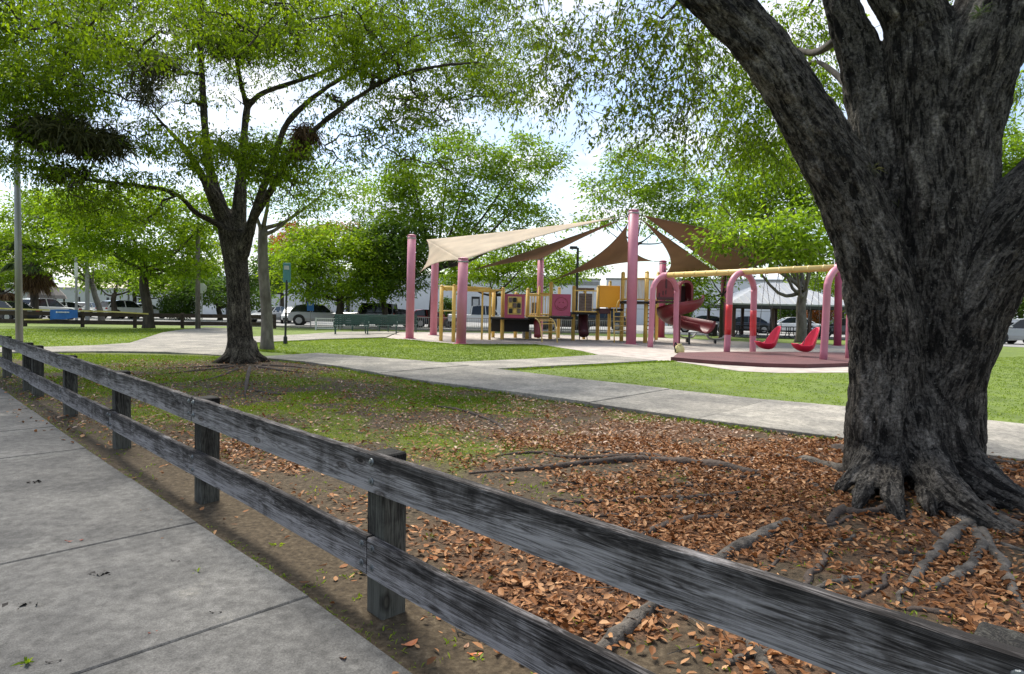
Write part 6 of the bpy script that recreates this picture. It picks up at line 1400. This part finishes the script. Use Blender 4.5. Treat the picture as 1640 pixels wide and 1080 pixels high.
def grass(name, N, box, poly, dens, h, m='blade', zf=None, w=.10, nb=5):
    x = rng.uniform(box[0], box[1], N); y = rng.uniform(box[2], box[3], N); k = np.ones(N, bool)
    if poly is not None: k &= inpoly(x, y, poly)
    if dens is not None: k &= rng.uniform(0, 1, N) < dens(x, y)
    x, y = x[k], y[k]; n = len(x); z = zf(x, y) if zf else np.zeros(n)
    P = np.repeat(np.stack([x, y, z-.005], 1), nb, 0)+np.c_[rng.normal(0, .02, (n*nb, 2)), np.zeros(n*nb)]
    D = rng.normal(size=(n*nb, 3)); D[:, 2] = np.abs(D[:, 2])*.8+.55; S = h*rng.uniform(.5, 1.3, n*nb)
    V = leaf_quads(P, D, S, rng, w, .3, .1); rn = np.clip(rng.normal(.45, .2, n*nb)+np.repeat(rng.normal(0, .15, n), nb), 0, 1)
    rn = np.clip(rn+1.5*(fbm(np.repeat(np.c_[x*.55, y*.55, 0*x], nb, 0), 91, 4)-.5), 0, 1)
    return leaf_obj(name, V, rn, MT[m], None)
grass('grass', 110000, (-9, 9, 1.0, 12), DIRT, lambda x, y: grassdens(x, y)*.85, .048, zf=lambda x, y: gz(x, y), w=.16, nb=4)
grass('grass', 75000, (-14, 0, 9, 18), DIRT, lambda x, y: grassdens(x, y)*.9, .06, zf=lambda x, y: gz(x, y), w=.18, nb=3)
grass('weeds', 1500, (-8, 2.5, .8, 9), DIRT, lambda x, y: np.clip(fbm(np.stack([x, y, 0*x], 1)*2.3, 55, 3)*3.4-1.75, 0, 1), .042, zf=lambda x, y: gz(x, y), w=.25, nb=9)
LAWN1 = px((407, 551), (513, 545.5), (618, 542.5), (659, 546), (729, 552.5), (853, 553), (890, 557), (930, 563), (962, 571), (837, 578), (690, 584), (620, 578), (535, 571), (469, 566), (407, 561.5))
LAWN2 = px((786, 594.5), (949, 586.5), (1054, 580.5), (1080, 580), (1113, 585), (1150, 591), (1185, 596), (1250, 599), (1367, 598), (1440, 593), (1500, 575), (1640, 572), (1750, 575), (1750, 703), (1640, 690.5), (1553, 680.5), (1363, 659.5), (1239, 649.5), (1115, 635.5), (932, 614.5))
LAWN3 = px((-160, 528), (330, 526.2), (284, 530), (260, 534), (207, 551.5), (150, 555.5), (60, 558.5), (-160, 559))
def lawn(nm, N, poly, h, nb=3):
    Q = np.array(poly)[:, :2]; bx = (Q[:, 0].min(), Q[:, 0].max(), Q[:, 1].min(), Q[:, 1].max()); return grass(nm, N, bx, poly, None, h, w=.20, nb=nb)
lawn('grass', 42000, LAWN1, .06); lawn('grass', 52000, LAWN2, .055); lawn('grass', 40000, LAWN3, .07)
# ragged fringe where the lawns meet the paving
def fringe(P, n, h, lat=.05, zf=None):
    P = polyline([p[:2] for p in P], .04); i = rng.integers(0, len(P), n); q = P[i]+rng.normal(0, lat, (n, 2)); z = zf(q[:, 0], q[:, 1]) if zf else np.zeros(n)
    k = rng.uniform(0, 1, n) < np.clip((fbm(np.c_[q*1.7, 0*z], 77, 3)-.3)*3, .1, 1); q, z = q[k], z[k]; n = len(q); nb = 5
    Pb = np.repeat(np.c_[q, z], nb, 0)+np.c_[rng.normal(0, .02, (n*nb, 2)), np.zeros(n*nb)]; D = rng.normal(size=(n*nb, 3)); D[:, 2] = np.abs(D[:, 2])*.7+.5
    leaf_obj('grass', leaf_quads(Pb, D, h*rng.uniform(.5, 1.3, n*nb), rng, .13, .4, .1), np.clip(rng.normal(.4, .2, n*nb), 0, 1), MT['blade'], None)
fringe(PF, 5000, .11); fringe(LAWN1[:7], 2500, .10); fringe(PN[3:], 2600, .09, .05, lambda x, y: gz(x, y)); fringe([np.array([a[0], a[1]]) for a in SE[1:-1]], 420, .038, .03, lambda x, y: gz(x, y)); fringe(LAWN2[:4], 1500, .1); fringe(LAWN3[1:7], 1500, .1)
# fallen twigs, joined: too many and too thin to pick apart
mb = MB()
for k in range(240):
    x, y = rng.uniform(-2.5, 6), rng.uniform(2.2, 9.5)
    if not inpoly(np.array([x]), np.array([y]), DIRT)[0] or x*.707+y*.707 < 1.9: continue
    a = rng.uniform(0, 6.28); ln = rng.uniform(.06, .32); z = float(gz(x, y)[0])+.018; c = np.array([x, y, z]); u = np.array([math.cos(a), math.sin(a), rng.uniform(-.05, .08)]); v = np.array([-u[1], u[0], 0])
    mb.tube([c, c+u*ln*.5+v*rng.normal(0, .03), c+u*ln], [.0045, .0038, .002], 4, cap=False)
o = mb.build('fallen_twigs', MT['root']); o['kind'] = 'stuff'
# single things lying about
def big_leaf(label, x, y, ln, col, rot, z=None, cat='leaf', curl=.18):
    g = G(x, y); zz_ = .05 if z is None else z; b = G(x, y, zz_); n = 8; mb = MB(); V = []
    for i in range(n+1):
        f = i/n; w_ = ln*.24*math.sin(math.pi*min(1, f*.96+.02))**.8; zc = curl*ln*(2*f-1)**2
        for s in (-1, 0, 1):
            p = np.array([(f-.5)*ln, s*w_, zc+abs(s)*w_*.35]); c_, s_ = math.cos(rot), math.sin(rot); V.append(b+[p[0]*c_-p[1]*s_, p[0]*s_+p[1]*c_, p[2]])
    mb.add(V, [(i*3+j, (i+1)*3+j, (i+1)*3+j+1, i*3+j+1) for i in range(n) for j in range(2)])
    mb.tube([V[1]+np.array([0, 0, .001]), np.array(V[1])*1.0+(np.array(V[1])-V[4])*1.2], .0025, 5)
    return single('fallen_leaf', mb, col, label, cat, b, 'single leaves on the ground')
mlr = mat('rust_leaf', (.26, .055, .025), (.16, .035, .018), 20, .6); mld = mat('dark_rotten_leaf', (.022, .018, .015), (.012, .010, .009), 20, .8); mlo = mat('orange_leaf', (.62, .23, .08), (.5, .15, .05), 14, .5); mly = mat('lime_leaf', (.30, .42, .04), (.22, .33, .03), 14, .5); mlt = mat('tan_leaf', (.36, .20, .11), (.26, .13, .07), 14, .6)
big_leaf('rust-red curled leaf lying on the sidewalk left of the fence', 121, 869, .085, mlr, .5)
big_leaf('broad orange leaf on the bare dirt below the nearest post', 658, 1033, .078, mlo, .8, .02)
big_leaf('orange leaf on the dirt under the lower rail', 762, 1050, .06, mlo, .2, .02)
big_leaf('small yellow leaf beside the orange one under the lower rail', 747, 1036, .045, mlt, 1.2, .02)
big_leaf('lime green leaf on the dirt at the sidewalk edge', 553, 925, .05, mly, .3, .02)
big_leaf('orange leaf on the dirt behind the nearest post', 694, 896, .06, mlo, .3, .03)
big_leaf('tiny dark leaf on the sidewalk near the slab joint', 282, 900, .045, mld, .1)
big_leaf('small dark leaf at the lower left of the sidewalk', 88, 1062, .05, mld, .5)
big_leaf('small dark leaf close to the lower right joint', 347, 983, .05, mld, .2)
big_leaf('tan leaf far up the sidewalk edge', 232, 818, .05, mlt, 1.0)
big_leaf('tiny rust leaf in the middle of the near slab', 246, 1014, .035, mlr, .9)
for i, (x, y, lab) in enumerate(((162, 921, 'crumpled dark leaf scrap in the middle of the sidewalk'), (38, 972, 'flattened dark leaf scrap at the left edge of the sidewalk'), (58, 774, 'dark leaf scrap on the far sidewalk slab'))):
    b = G(x, y, .045); r2 = np.random.default_rng(i); n = 26; P = r2.normal(0, .028, (n, 3))*[1, .7, 0]+[0, 0, .003]; D = r2.normal(size=(n, 3))*[1, 1, .3]
    me = arr_mesh('leaf_scrap', leaf_quads(P, D, .05*r2.uniform(.5, 1.2, n), r2, .45), np.arange(4*n).reshape(n, 4)); o = link_mesh('leaf_scrap', me, mld); o.location = [float(v) for v in b]; tag(o, lab, 'leaf', 'leaf scraps on the sidewalk')
for i, (x, y, n, lab) in enumerate(((42, 1066, 26, 'small green sprig on the sidewalk at the lower left'), (316, 918, 14, 'tiny green sprig on the sidewalk right of the dark scrap'))):
    r2 = np.random.default_rng(70+i); tuft('weed_sprig', lab, 'weed', G(x, y, .045), n, .05, 'blade', r2, .1, 'sprigs on the sidewalk', .3)
